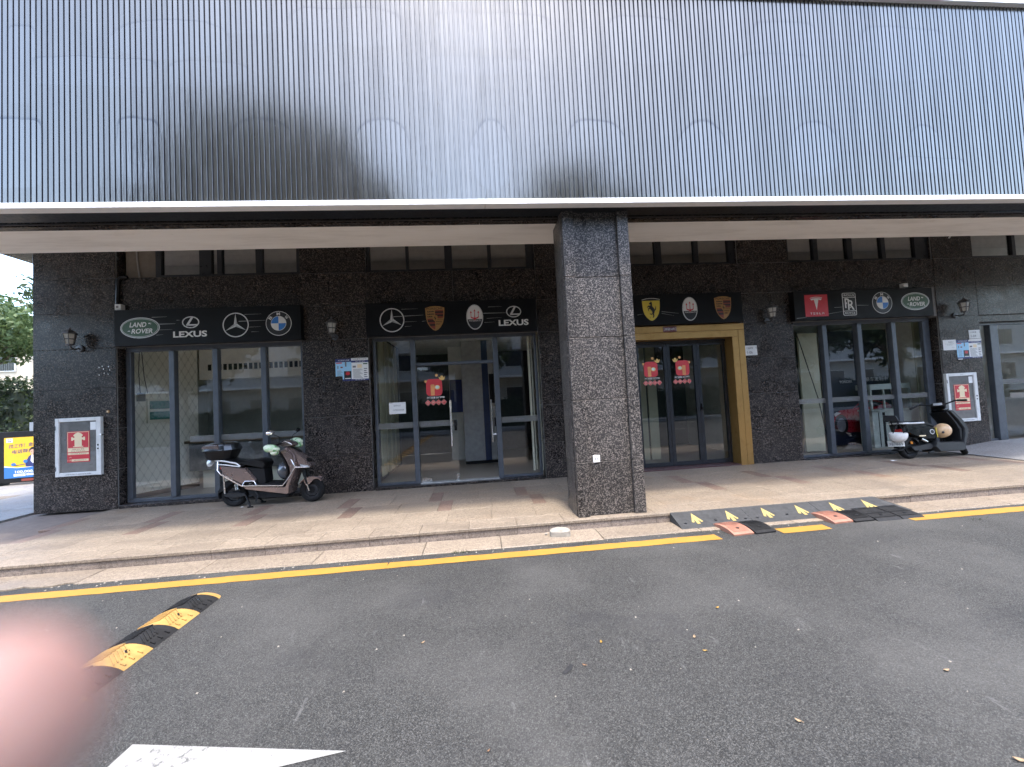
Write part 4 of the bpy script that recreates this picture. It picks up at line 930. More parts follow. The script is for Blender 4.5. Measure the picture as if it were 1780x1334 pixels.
# ================================================================== scooters
def wheel(par, u, w, r, wd, M=Matrix(), spokes=5, hub=.055):
    o = bpy.data.objects.new('wheel', None); COL.objects.link(o); o.location = M @ Vector((u, 0, w)); attach(o, par)
    T = M @ Matrix.Translation((u, 0, w)) @ Matrix.Rotation(R(90), 4, 'X'); h = wd/2
    prof = [(r*.62,-h*.7),(r*.70,-h*.95),(r*.86,-h),(r*.96,-h*.72),(r,-h*.3),(r,h*.3),(r*.96,h*.72),(r*.86,h),(r*.70,h*.95),(r*.62,h*.7)]
    MB().lathe(prof, 36, T).build('tyre', TYRE, o, 50)
    b = MB().lathe([(r*.64,-h*.75),(r*.55,-h*.6),(r*.55,h*.6),(r*.64,h*.75)], 28, T).lathe([(.001,-h*.8),(hub,-h*.8),(hub,h*.8),(.001,h*.8)], 18, T)
    for k in range(spokes):
        a = 2*math.pi*k/spokes+.3; c, s = math.cos(a), math.sin(a)
        b.tube([T @ Vector((hub*.8*c, hub*.8*s, 0)), T @ Vector((r*.58*c, r*.58*s, 0))], [.018,.013], 6)
    b.build('rim', BLK_M, o, 40)
    MB().lathe([(hub*1.0,-.006),(r*.48,-.006),(r*.48,.006),(hub*1.0,.006)], 24, T @ Matrix.Translation((0,0,h*.55))).build('brake_disc', BODY_D, o)
    return o
def part(par, name, m, polys, sm=35, M=None):
    b = MB()
    for pl, v0, v1, c in polys: b.plate(pl, v0, v1, c)
    if M: b.xf(M)
    return b.build(name, m, par, sm)
def tubes(par, name, m, ls, M=None, sm=45):
    b = MB()
    for pts, r in ls: b.tube(pts, r, 8)
    if M: b.xf(M)
    return b.build(name, m, par, sm)
def helmet_mesh(b, c, s, M=Matrix()):
    b.lathe([(1e-3,1.0),(.35,.94),(.66,.76),(.87,.48),(.97,.15),(1.0,-.18),(.97,-.36),(.90,-.38),(.90,-.2),(.80,.2)], 26, Matrix.Translation(c) @ M @ Matrix.Diagonal((s*1.12, s*.92, s*.95, 1)), 0)
    return b

# --- rose brown scooter, built about the rear axle's ground point, heading +X
A = thing('scooter', 'rose brown electric scooter with black top box and green mitts parked before the leftmost shopfront', 'scooter', (0, 0, 0))
wheel(A, .045, .205, .205, .10); wheel(A, 1.275, .198, .198, .085)
part(A, 'side_panel', ROSE, [([(-.10,.695),(.05,.68),(.31,.625),(.47,.42),(.40,.385),(.23,.375),(-.06,.55)], -.155, .155, .03)])
part(A, 'panel_recess', BLK_PL, [([(.27,.385),(.45,.385),(.43,.43),(.30,.435)], -.160, -.140, .008)])
part(A, 'seat', SEAT, [([(-.07,.80),(.02,.785),(.15,.755),(.30,.745),(.48,.76),(.58,.735),(.61,.67),(.58,.60),(.42,.635),(.20,.70),(-.06,.725)], -.145, .145, .035)], 50)
part(A, 'seat_base', BLK_M, [([(.30,.64),(.58,.61),(.60,.40),(.585,.36),(.44,.36),(.46,.42)], -.12, .12, .02), ([(-.09,.735),(.28,.69),(.27,.655),(-.08,.69)], -.12, .12, .01)])
part(A, 'floorboard', BLK_M, [([(.40,.375),(.93,.35),(.95,.33),(.90,.318),(.40,.335)], -.155, .155, .012)])
part(A, 'lower_fairing', ROSE, [([(.24,.345),(.42,.335),(.90,.30),(.99,.33),(.965,.175),(.93,.17),(.52,.245),(.30,.285)], -.158, .158, .025)])
part(A, 'leg_shield', ROSE, [([(.84,.88),(.93,.915),(1.05,.80),(1.10,.60),(.985,.30),(.955,.20),(.90,.28),(.99,.50),(.98,.60),(.93,.72)], -.165, .165, .03)])
part(A, 'shield_lining', BLK_PL, [([(.85,.86),(.92,.72),(.965,.60),(.965,.50),(.90,.36),(.885,.37),(.93,.50),(.93,.60),(.88,.72),(.82,.85)], -.15, .15, .012)])
part(A, 'nose', ROSE, [([(.93,.92),(1.03,.89),(1.20,.735),(1.29,.60),(1.27,.555),(1.10,.60),(1.04,.80)], -.105, .105, .035)])
part(A, 'headlight', LENS, [([(1.12,.645),(1.26,.615),(1.285,.59),(1.265,.565),(1.14,.595)], -.112, .112, .02)])
part(A, 'nose_stripe', BLK_PL, [([(.98,.915),(1.02,.905),(1.265,.665),(1.24,.665)], -.075, .075, .01), ([(1.10,.60),(1.25,.555),(1.22,.53),(1.10,.565)], -.11, .11, .012)])
part(A, 'headset', ROSE, [([(.77,.965),(.80,1.0),(.90,1.035),(1.0,1.0),(1.045,.95),(1.01,.925),(.86,.925)], -.10, .10, .03)])
part(A, 'dashboard', BLK_PL, [([(.765,.975),(.80,1.01),(.86,1.03),(.84,1.0),(.79,.955)], -.085, .085, .008)])
tubes(A, 'headset_trim', CHROME, [([(.90,-.10,1.02),(.98,-.105,.985),(1.02,-.09,.95)], .008)])
tubes(A, 'handlebar', BLK_M, [([(.80,-.34,.965),(.84,-.15,.985),(.86,0,.985),(.84,.15,.985),(.80,.34,.965)], .014), ([(.86,-.16,.98),(.89,-.32,.965)], .007), ([(.86,.16,.98),(.89,.32,.965)], .007)])
MIT = None
def mit_mat():
    t = NT('green_print_cloth'); g = t.pos(); k = t.voro(g, 26); v = t.n('SeparateColor', i0=k).outputs[0]
    t.bump(t.noise(g, 20, 4), .5, .02)
    return t.fin(t.ramp(v, [(.0, (.14,.34,.13)), (.22, (.38,.55,.31)), (.45, (.60,.66,.50)), (.7, (.46,.60,.38)), (.88, (.66,.68,.58))], 'CONSTANT'), .6)
MIT = mit_mat()
for sg, nm in ((-1, None), (1, None)):
    ox, oz = (0, 0) if sg < 0 else (.12, .055)
    b = MB(); b.ball((.79+ox, sg*.29, .93+oz), (.125 if sg < 0 else .095), .085, .062, 16, 10, 0, Matrix.Rotation(R(12), 4, 'Y')); b.ball((.73+ox, sg*.27, .925+oz), .06, .07, .055, 12, 8); b.ball((.83+ox, sg*.28, .865+oz), .06, .07, .045, 12, 8)
    b.build('handlebar_mitt', MIT, A, 60)
for sg in (-1, 1):
    o = bpy.data.objects.new('mirror', None); COL.objects.link(o); o.location = (.86, sg*.2, 1.0); attach(o, A)
    x0 = .78 if sg < 0 else .93; vv = sg*.30
    MB().tube([(.86,sg*.20,.99),(.88,sg*.22,1.10),(x0+.02,vv,1.165)], .006, 6).build('mirror_stem', BLK_PL, o)
    T = Matrix.Translation((x0, vv, 1.18)) @ Matrix.Rotation(R(78 if sg < 0 else 95), 4, 'Y') @ Matrix.Rotation(R(35 if sg<0 else 0), 4, 'X') @ Matrix.Diagonal((.55, 1, 1, 1))
    MB().lathe([(.001,.022),(.05,.018),(.068,.0),(.062,-.008)], 20, T).build('mirror_shell', CHROME if sg < 0 else BLK_PL, o, 50)
    MB().lathe([(.001,-.009),(.060,-.009)], 20, T).build('mirror_glass', ALU_D, o)
tr = []
for sg in (-1, 1):
    v = sg*.166
    tr += [([(-.13,v*.8,.755),(-.125,v*.95,.62),(-.07,v,.555),(.10,v,.445),(.25,v,.352),(.42,v,.345),(.88,v,.318),(.965,v,.42),(1.08,v*1.02,.60),(1.03,v*.95,.71),(.90,v*.75,.885)], .0115), ([(1.08,v*1.02,.60),(1.16,v*.85,.59),(1.27,v*.5,.575)], .009), ([(.25,v,.352),(.30,v,.425),(.44,v,.42),(.47,v,.355)], .008)]
tubes(A, 'chrome_trim', CHROME, tr)
tubes(A, 'grab_rail', WHITE_P, [([(.23,s*.16,.665),(.17,s*.165,.715),(-.02,s*.15,.76),(-.18,s*.12,.775)], .013) for s in (-1, 1)]+[([(.22,s*.16,.66),(.0,s*.155,.70),(-.13,s*.14,.715)], .009) for s in (-1, 1)]+[([(-.18,-.12,.775),(-.18,.12,.775)], .013)])
tubes(A, 'fork', BLK_PL, [([(1.14,s*.058,.58),(1.18,s*.062,.44),(1.25,s*.062,.19)], [.022,.022,.016]) for s in (-1, 1)])
tubes(A, 'fork_cover', STEEL, [([(1.215,s*.066,.31),(1.25,s*.066,.19)], .015) for s in (-1, 1)])
arc = lambda cu, cw, r, a0, a1, n=10: [(cu+r*math.cos(R(a0+(a1-a0)*k/n)), cw+r*math.sin(R(a0+(a1-a0)*k/n))) for k in range(n+1)]
part(A, 'front_fender', ROSE, [(arc(1.275,.198,.222,40,150)+arc(1.275,.198,.205,150,40), -.055, .055, .006), ([(1.15,.39),(1.30,.42),(1.42,.385),(1.33,.37),(1.26,.30),(1.20,.27)], -.07, -.052, .006), ([(1.15,.39),(1.30,.42),(1.42,.385),(1.33,.37),(1.26,.30),(1.20,.27)], .052, .07, .006)])
part(A, 'rear_fender', BLK_M, [(arc(.045,.205,.24,35,195)+arc(.045,.205,.222,195,35), -.06, .06, .006), ([(-.19,.27),(-.06,.43),(.12,.41),(.02,.37),(-.09,.28),(-.17,.235)], -.075, .075, .01)])
part(A, 'swing_arm', BODY_D, [([(-.08,.235),(.05,.245),(.25,.225),(.27,.19),(.20,.165),(.0,.165),(-.08,.20)], -.10, -.055, .012), ([(-.08,.235),(.05,.245),(.25,.225),(.27,.19),(.0,.165)], .055, .10, .012)])
for s in (-1, 1): tubes(A, 'shock_absorber', STEEL, [([(-.06,s*.115,.56),(-.055,s*.115,.49),(-.055,s*.115,.48),(-.045,s*.115,.24)], [.018,.018,.014,.014])])
tubes(A, 'rear_hub_cover', STEEL, [([(.10,-.06,.37),(.12,-.07,.28)], .03)])
part(A, 'battery_box', BLK_M, [([(.30,.29),(.92,.22),(.95,.14),(.88,.12),(.45,.13),(.33,.19)], -.12, .12, .02)])
tubes(A, 'centre_stand', BLK_M, [([(.26,-.10,.20),(.32,-.13,.11),(.37,-.16,.012)], .014), ([(.26,.10,.20),(.34,.12,.11),(.40,.15,.012)], .014), ([(.30,-.12,.14),(.33,.11,.14)], .012), ([(.33,-.17,.014),(.41,-.16,.014)], .013), ([(.36,.15,.014),(.44,.15,.014)], .013), ([(.42,-.12,.26),(.50,-.16,.18),(.47,-.19,.10)], .011)])
bx = bpy.data.objects.new('top_box', None); COL.objects.link(bx); bx.location = (-.14, 0, .78); attach(bx, A)
def loftbox(rings, name, m, par, sm=30):
    vs = []; n = 16
    for u0, u1, hv, w, r in rings:
        for k in range(n):
            a = 2*math.pi*(k+.5)/n; c, s = math.cos(a), math.sin(a); p = 4.0
            q = (abs(c)**p+abs(s)**p)**(-1/p); vs.append(((u0+u1)/2+(u1-u0)/2*c*q, hv*s*q, w))
    fs = [(i*n+k, i*n+(k+1)%n, (i+1)*n+(k+1)%n, (i+1)*n+k) for i in range(len(rings)-1) for k in range(n)]
    fs += [tuple(range(n))[::-1], tuple((len(rings)-1)*n+k for k in range(n))]
    return MB().add(vs, fs).build(name, m, par, sm)
loftbox([(-.31,.03,.15,.785,0),(-.335,.055,.175,.82,0),(-.375,.095,.205,.92,0),(-.385,.105,.212,.935,0)], 'box_base', BLK_PL, bx)
loftbox([(-.385,.105,.214,.937,0),(-.37,.09,.205,.98,0),(-.34,.07,.185,1.03,0),(-.27,.02,.14,1.056,0)], 'box_lid', BODY_K, bx)
MB().plate([(-.345,.975),(-.31,1.02),(-.09,1.03),(-.05,.945),(-.14,.965)], -.214, -.17, .012).plate([(-.345,.975),(-.31,1.02),(-.09,1.03),(-.05,.945),(-.14,.965)], .17, .214, .012).build('lid_panel', ROSE, bx, 35)
MB().box(-.20,-.08,-.10,.10,.755,.786).build('box_bracket', BLK_M, bx)
part(A, 'tail_bracket', BLK_M, [([(-.20,.77),(-.10,.77),(-.10,.73),(-.20,.74)], -.06, .06, .006)])
MB().lathe([(.001,.02),(.05,.016),(.075,0),(.072,-.01)], 22, Matrix.Translation((-.30,-.05,.745)) @ Matrix.Rotation(R(80), 4, 'X') @ Matrix.Rotation(R(-25), 4, 'Z') @ Matrix.Diagonal((.75,.95,.6,1))).build('reflector', LENS, A, 50)
part(A, 'tail_light', LENS_R, [([(-.14,.66),(-.10,.68),(-.08,.64),(-.12,.62)], -.09, .09, .008)])
A.location = (-4.07, 6.93, 0); A.rotation_euler.z = R(-1.5)
hA = helmet_mesh(MB(), (0,0,0), .135, Matrix.Rotation(R(70), 4, 'Y') @ Matrix.Rotation(R(25), 4, 'X')).build('helmet', [plain('dark_grey_helmet', (.055,.062,.072), .12, 0, .3, 5, coat=.6)], None, 50)
hA.location = (-4.07+.86, 6.90, .535); tag(hA, 'dark glossy helmet hanging behind the leg shield of the rose brown scooter', 'helmet')
s_ = MB().tube([(-3.21,6.90,.63),(-3.18,6.91,.74),(-3.155,6.92,.79)], .007, 6).build('strap', BLK_M, hA)

# --- black scooter, leaning on its side stand with the front wheel turned to the wall
B = thing('scooter', 'black electric scooter with a pale number plate leaning before the right pier', 'scooter', (0, 0, 0))
ST = Matrix.Translation((1.02, 0, .5)) @ Matrix.Rotation(R(24), 4, 'Y').inverted() @ Matrix.Rotation(R(44), 4, 'Z') @ Matrix.Rotation(R(24), 4, 'Y') @ Matrix.Translation((-1.02, 0, -.5))
wheel(B, .03, .185, .185, .10, spokes=6, hub=.09); wheel(B, 1.16, .185, .185, .085, ST, 6)
part(B, 'side_panel', BODY_K, [([(-.10,.66),(.28,.645),(.50,.56),(.53,.40),(.50,.335),(.28,.35),(.05,.43),(-.07,.50)], -.155, .155, .03)])
part(B, 'seat', SEAT, [([(-.12,.70),(.10,.70),(.24,.695),(.44,.645),(.54,.595),(.52,.565),(.30,.62),(.05,.66),(-.12,.665)], -.14, .14, .025)], 50)
tubes(B, 'grab_rail', WHITE_P, [([(-.13,s*.135,.665),(.10,s*.15,.655),(.30,s*.15,.655)], .016) for s in (-1, 1)]+[([(-.13,-.135,.665),(-.16,0,.67),(-.13,.135,.665)], .014)])
part(B, 'floor_tray', BODY_D, [([(.50,.36),(.53,.285),(1.04,.265),(1.10,.33),(1.07,.12),(1.02,.095),(.52,.10),(.44,.20)], -.16, .16, .025)])
part(B, 'leg_shield', BODY_D, [([(.86,.86),(.96,.86),(1.14,.66),(1.21,.48),(1.17,.36),(1.08,.20),(1.02,.20),(1.05,.30),(1.10,.40),(1.11,.50),(1.02,.66)], -.165, .165, .03)])
part(B, 'shield_lining', BLK_M, [([(.86,.84),(.98,.66),(1.075,.50),(1.06,.38),(1.03,.30),(1.0,.30),(1.01,.38),(1.02,.48),(.94,.66),(.82,.82)], -.15, .15, .012)])
part(B, 'front_cowl', BODY_K, [([(.80,.90),(.93,.90),(1.06,.78),(1.17,.62),(1.12,.60),(.98,.72),(.84,.84)], -.11, .11, .03)])
part(B, 'seat_post', BLK_M, [([(.30,.58),(.52,.56),(.54,.34),(.46,.30),(.30,.36)], -.10, .10, .015)])
part(B, 'swing_arm', BODY_D, [([(-.02,.225),(.10,.235),(.40,.27),(.46,.22),(.40,.16),(.05,.145)], -.115, -.06, .012), ([(-.02,.225),(.10,.235),(.40,.27),(.46,.22),(.05,.145)], .06, .115, .012)])
part(B, 'rear_fender', BLK_M, [(arc(.03,.185,.22,20,175)+arc(.03,.185,.202,175,20), -.06, .06, .006), ([(-.24,.18),(-.13,.20),(-.07,.36),(.0,.42),(.12,.40),(.04,.34),(-.06,.24),(-.14,.165),(-.24,.16)], -.07, .07, .01)])
for s in (-1, 1): tubes(B, 'shock_absorber', STEEL, [([(.20,s*.125,.36),(.32,s*.125,.30)], [.028,.020])])
tubes(B, 'side_stand', BLK_M, [([(.42,.10,.16),(.40,.17,.09),(.37,.235,.035)], .012), ([(.26,-.16,.10),(.40,-.14,.12)], .014)])
tubes(B, 'fork', BLK_PL, [([(1.0,s*.06,.62),(1.06,s*.065,.42),(1.16,s*.065,.185)], .02) for s in (-1, 1)], ST)
part(B, 'front_fender', BLK_M, [(arc(1.16,.185,.205,30,160)+arc(1.16,.185,.19,160,30), -.055, .055, .006)], 35, ST)
H2 = Matrix.Translation((.86, 0, .92)) @ Matrix.Rotation(R(42), 4, 'Z') @ Matrix.Translation((-.86, 0, -.92))
tubes(B, 'handlebar', BLK_M, [([(.74,-.36,1.02),(.80,-.24,1.03),(.86,-.06,.96),(.86,.06,.96),(.80,.24,1.0),(.72,.38,.93)], .013), ([(.86,0,.96),(.90,0,.84)], .03)], H2)
tubes(B, 'grip', SEAT, [([(.735,-.38,1.018),(.785,-.26,1.029)], .019), ([(.715,.39,.925),(.775,.27,.985)], .019)], H2)
tubes(B, 'brake_lever', BLK_PL, [([(.83,-.22,1.03),(.83,-.36,1.03)], .007), ([(.83,.22,1.0),(.80,.36,.95)], .007)], H2)
part(B, 'instrument', BLK_PL, [([(.74,.95),(.78,1.0),(.90,.985),(.93,.93),(.86,.90)], -.10, .10, .02)], 35, H2)
part(B, 'display', LENS, [([(.745,.962),(.775,1.006),(.83,1.004),(.80,.975)], -.06, .06, .004)], 35, H2)
# rear pad, lamp, plate
MB().plate([(-.30,.84),(-.12,.82),(-.09,.72),(-.13,.705),(-.27,.71),(-.31,.74)], -.09, .09, .02).xf(Matrix.Translation((-.2,0,.77)) @ Matrix.Rotation(R(-48), 4, 'Z') @ Matrix.Translation((.2,0,-.77))).build('rear_pad', SEAT, B, 40)
tubes(B, 'pad_post', BLK_M, [([(-.18,.03,.72),(-.15,.02,.62),(-.10,0,.56)], .012)])
part(B, 'tail_light', LENS_R, [([(-.10,.56),(-.06,.57),(-.05,.47),(-.085,.47)], -.07, .07, .01)])
part(B, 'turn_signal', LENS_O, [([(.02,.32),(.06,.33),(.07,.28),(.03,.27)], -.085, -.072, .006)])
PM = Matrix.Translation((-.20, -.01, .295)) @ Matrix.Rotation(R(-50), 4, 'Z') @ Matrix.Rotation(R(-18), 4, 'X')
pl = MB().slab(-.115,.115,-.004,.004,-.055,.055,.004,0); pl.text('深圳', 0, .033, .024, -.006, 1, .11); pl.text('787869', 0, -.014, .044, -.006, 1, .19); pl.xf(PM)
pl.build('number_plate', [WHITE_S, INK], B)
MB().lathe([(.001,.004),(.045,.004),(.045,0)], 20, Matrix.Translation((.425,-.157,.48)) @ Matrix.Rotation(R(90), 4, 'X')).build('round_badge', WHITE_S, B)
MB().lathe([(.001,.006),(.036,.006)], 20, Matrix.Translation((.425,-.157,.48)) @ Matrix.Rotation(R(90), 4, 'X')).build('badge_centre', BLACK_S, B)
MB().box(.145,.275,-.160,-.154,.405,.428).build('side_lettering_strip', CREAM, B); MB().box(.512,.526,-.163,-.15,.37,.55).build('yellow_strip', YEL_S, B)
B.location = (7.99, 6.86, .0); B.rotation_euler = (R(-6), 0, R(1))
hw = helmet_mesh(MB(), (0,0,0), .135, Matrix.Rotation(R(180), 4, 'X')).build('helmet', [plain('white_helmet', (.72,.71,.69), .25, 0, .06, 5, coat=.4)], None, 50)
hw.location = (7.74, 6.78, .46); tag(hw, 'white helmet hanging upside down behind the black scooter', 'helmet')
MB().tube([(7.62,6.77,.50),(7.70,6.78,.60),(7.79,6.81,.70),(7.84,6.80,.60),(7.87,6.79,.50)], .008, 6).build('strap', BLK_M, hw)
hb = helmet_mesh(MB(), (0,0,0), .135, Matrix.Rotation(R(-38), 4, 'Y') @ Matrix.Rotation(R(20), 4, 'X')).build('helmet', [plain('tan_helmet', (.56,.37,.20), .35, 0, .08, 5)], None, 50)
hb.location = (8.71, 6.83, .49); tag(hb, 'tan helmet resting in the footwell of the black scooter', 'helmet')
MB().ball((8.585,6.715,.475), .03, .012, .022, 12, 6).build('ear_hole', BLACK_S, hb)

# ================================================================== rubber kerb ramps, hump pieces, road hump
def kramp(label, x0, x1, skew=0.0):
    o = thing('kerb_ramp', label, 'kerb ramp', ((x0+x1)/2, 4.7, ZR), 'black rubber kerb ramps'); yb, yt = 4.50, 4.795; zb, zt = ZR+.022, .004
    b = MB().add([(x0+.003,yb,zb-.012),(x1-.003+skew,yb,zb-.012),(x1-.003,yt,zt),(x0+.003,yt,zt),(x0+.003,yb,-.107),(x1-.003+skew,yb,-.107),(x1-.003,yt,-.107),(x0+.003,yt,-.107)],
        [(0,1,2,3),(0,4,5,1),(1,5,6,2),(2,6,7,3),(3,7,4,0)])
    b.build('ramp_body', RUB_G, o)
    f = lambda x, t: (x, yb+(yt-yb)*t, (zb-.012)+(zt-zb+.012)*t+.0035)
    d = MB()                                          # tread studs
    for i in range(int((x1-x0)/.05)):
        for j in range(5):
            x = x0+.03+.05*i; t = .12+.18*j; p = f(x, t); q = f(x+.03, t+.09)
            d.add([(p[0],p[1],p[2]-.001),(q[0],p[1],p[2]-.001),(q[0],q[1],q[2]-.001),(p[0],q[1],q[2]-.001)], [(0,1,2,3)])
    d.build('tread', RUB_G, o, kind='stuff')
    w = x1-x0
    for fx in (.27, .76):
        x = x0+w*fx; s = .075
        pts = [(-.1,.22),(.45,.22),(.30,.50),(1.0,.46),(.0,.86),(-1.0,.46),(-.34,.50),(-.75,.22)]
        pts = [(-.28,.22),(.28,.22),(.24,.48),(.62,.30),(.95,.34),(.0,.84),(-.95,.34),(-.62,.30),(-.24,.48)]
        MB().add([(lambda p: (p[0],p[1],p[2]+.002))(f(x+u*s, t)) for u, t in pts], [tuple(range(len(pts)))]).build('arrow', [plain('ramp_arrow_yellow', (.32,.25,.085), .6, 0, .25, 20) if 'ramp_arrow_yellow' not in bpy.data.materials else bpy.data.materials['ramp_arrow_yellow']], o)
    for fx, t in ((.10, .32), (.52, .36), (.93, .32)):
        p = f(x0+w*fx, t); MB().lathe([(.001,.002),(.016,.002),(.017,0)], 12, Matrix.Translation(p)).build('bolt_hole', BLACK_S, o)
kramp('left kerb ramp of the row with two yellow arrows, next to the column', 2.29, 3.20)
kramp('middle kerb ramp of the row with two yellow arrows', 3.20, 4.12)
kramp('right kerb ramp of the row with two yellow arrows', 4.12, 5.03, .22)
def hump(label, x0, x1, y0, y1, m, name='hump_piece', h=.045, rz=0, ribs=True, cut=False):
    o = thing(name, label, 'rubber hump piece', ((x0+x1)/2, (y0+y1)/2, ZR), None); n = 10; W = x1-x0; L = y1-y0
    prof = [(k/n, math.sin(math.pi*(.06+.88*k/n))**.8) for k in range(n+1)]
    vs = []; fs = []
    for x in (x0+.003, x1-.003):
        for t, z in prof: vs.append((x, y0+L*t, ZR+.004+h*z))
    for x in (x0+.003, x1-.003): vs += [(x, y0, ZR+.001), (x, y1, ZR+.001)]
    m1 = n+1
    for k in range(n): fs.append((k, m1+k, m1+k+1, k+1))
    fs.append(tuple(range(m1))[::1]+(2*m1+1, 2*m1)); fs.append(tuple(m1+k for k in range(m1))[::-1]+(2*m1+2, 2*m1+3)); fs += [(0,2*m1,2*m1+2,m1),(n,m1+n,2*m1+3,2*m1+1)]
    b = MB().add(vs, fs)
    if ribs:
        for i in range(9):                            # chevron ribs standing up from the tread
            xx = x0+W*(.10+.09*i)
            for k in range(1, n-1):
                (ta, za), (tb, zb) = prof[k], prof[k+1]; sh = W*.10*(1-abs(2*ta-1)); sh2 = W*.10*(1-abs(2*tb-1))
                b.add([(xx+sh,y0+L*ta,ZR+.009+h*za),(xx+sh+.009,y0+L*ta,ZR+.009+h*za),(xx+sh2+.009,y0+L*tb,ZR+.009+h*zb),(xx+sh2,y0+L*tb,ZR+.009+h*zb),
                       (xx+sh,y0+L*ta,ZR+h*za),(xx+sh+.009,y0+L*ta,ZR+h*za),(xx+sh2+.009,y0+L*tb,ZR+h*zb),(xx+sh2,y0+L*tb,ZR+h*zb)], [(0,1,2,3),(0,3,7,4),(1,5,6,2)])
    b.build('hump_body', m, o)
    MB().lathe([(.001,.002),(.017,.002),(.018,0)], 12, Matrix.Translation(((x0+x1)/2, y0+L*.25, ZR+.011+h*prof[3][1]*.93))).build('bolt_hole', BLACK_S, o)
    return o
def spin(o, rz, dx=0, dy=0): o.rotation_euler.z = R(rz); o.location.x += dx; o.location.y += dy
o = hump('worn salmon hump piece lying at the end of the long yellow line', 2.70, 2.95, 4.20, 4.60, RUB_O, h=.05); spin(o, 4)
o = hump('black ribbed hump piece right beside the left salmon one', 2.96, 3.21, 4.20, 4.58, RUB, h=.05); spin(o, 4)
o = hump('worn salmon hump piece at the right end of the short yellow dash', 3.98, 4.24, 4.30, 4.70, RUB_O, h=.055); spin(o, 5)
o = hump('torn black ribbed hump piece right beside the right salmon one', 4.25, 4.50, 4.29, 4.68, RUB, h=.05); spin(o, 2)
def flatpiece(label, x0, x1):
    o = thing('cable_cover', label, 'rubber cover', ((x0+x1)/2, 4.5, ZR)); pr = [(4.27,.006),(4.30,.022),(4.40,.04),(4.55,.05),(4.66,.06),(4.70,.05)]
    vs = [(x, y, ZR+z) for x in (x0+.003, x1-.003) for y, z in pr]; n = len(pr); vs += [(x, y, ZR+.001) for x in (x0+.003, x1-.003) for y in (4.265, 4.71)]
    MB().add(vs, [(k, n+k, n+k+1, k+1) for k in range(n-1)]+[tuple(range(n))+(2*n+1,2*n), tuple(n+k for k in range(n))[::-1]+(2*n+2,2*n+3), (0,2*n,2*n+2,n), (n-1,2*n-1,2*n+3,2*n+1)]).build('cover_body', RUB, o)
    for k in (1, 2, 3):
        (ya, za), (yb, zb) = pr[k], pr[k+1]; MB().add([(x0+.01,ya+.02,ZR+za+.008),(x1-.01,ya+.02,ZR+za+.008),(x1-.01,ya+.028,ZR+za+.009),(x0+.01,ya+.028,ZR+za+.009)], [(0,1,2,3)]).build('groove', BLACK_S, o)
    MB().lathe([(.001,.002),(.017,.002)], 12, Matrix.Translation(((x0+x1)/2, 4.37, ZR+.044))).build('bolt_hole', BLACK_S, o)
flatpiece('black grooved rubber cover in the middle right of the hump pieces', 4.52, 4.83)
flatpiece('black grooved rubber cover at the right end of the hump pieces', 4.84, 5.12)

# the road hump, yellow and black segments across the road
rh = thing('road_hump', 'yellow and black rubber road hump crossing the road at the left', 'speed bump', (-2.52, 2.5, ZR))
hx0, hx1, hh = -2.70, -2.365, .05; seg = .237
def humpseg(y0, y1, m):
    n = 12; pf = [(k/n, math.sin(math.pi*k/n)**.75) for k in range(n+1)]; b = MB(); W = hx1-hx0
    vs = [(hx0+W*t, y, ZR+.002+hh*z) for y in (y0+.0015, y1-.0015) for t, z in pf]; m1 = n+1
    b.add(vs, [(k, k+1, m1+k+1, m1+k) for k in range(n)]+[tuple(range(m1))[::-1], tuple(m1+k for k in range(m1))])
    S = lambda t: ZR+.002+hh*max(0, math.sin(math.pi*t))**.75
    def rib(p, q, wd=.011, hgt=.0085):
        k = 6
        for i in range(k):
            (ta, ya), (tb, yb) = [(p[0]+(q[0]-p[0])*j/k, p[1]+(q[1]-p[1])*j/k) for j in (i, i+1)]
            b.add([(hx0+W*ta, ya, S(ta)+hgt), (hx0+W*tb, yb, S(tb)+hgt), (hx0+W*tb, yb+wd, S(tb)+hgt), (hx0+W*ta, ya+wd, S(ta)+hgt), (hx0+W*ta, ya, S(ta)-.002), (hx0+W*tb, yb, S(tb)-.002), (hx0+W*tb, yb+wd, S(tb)-.002), (hx0+W*ta, ya+wd, S(ta)-.002)],
                  [(0,1,2,3),(0,4,5,1),(3,2,6,7)])
    L = y1-y0
    for i in range(7):                                # slanting ribs, left flank one way, right flank the other
        ya = y0+L*(.04+.125*i)
        rib((.10, ya), (.46, min(y1-.012, ya+L*.22)))
    for i in range(5):
        ya = y0+L*(.40+.12*i)
        if ya < y1-.02: rib((.50, ya), (.80, max(y0+.004, ya-L*.38)))
    for i in range(3): rib((.86, y0+L*(.12+.28*i)), (.95, y0+L*(.12+.28*i)))
    o = b.build('hump_segment', m, rh, 30)
    c = Matrix.Translation((hx0+W*.70, y0+L*.62, S(.70)+.003)) @ Matrix.Rotation(R(28), 4, 'Y')
    MB().lathe([(.001,.004),(.014,.004),(.016,.001)], 10, c).build('bolt_head', [STEEL if random.random() < .3 else RUB], o)
y = 3.80; k = 0
while y > -5.6:
    humpseg(y-seg, y, RUB if k % 2 == 0 else RUB_Y); y -= seg; k += 1
cap = MB(); n = 12; W = hx1-hx0
rows = []
for j in range(6):
    a = j/5*math.pi/2; rows.append([(hx0+W/2+(W*(i/n-.5))*math.cos(a)**.7 if j < 5 else hx0+W/2, 3.802+.10*math.sin(a), ZR+.002+hh*(math.sin(math.pi*i/n)**.75)*math.cos(a)) for i in range(n+1)])
cap.add([p for r in rows for p in r], [(j*(n+1)+i, j*(n+1)+i+1, (j+1)*(n+1)+i+1, (j+1)*(n+1)+i) for j in range(5) for i in range(n)]).build('hump_end_cap', RUB_Y, rh, 40)

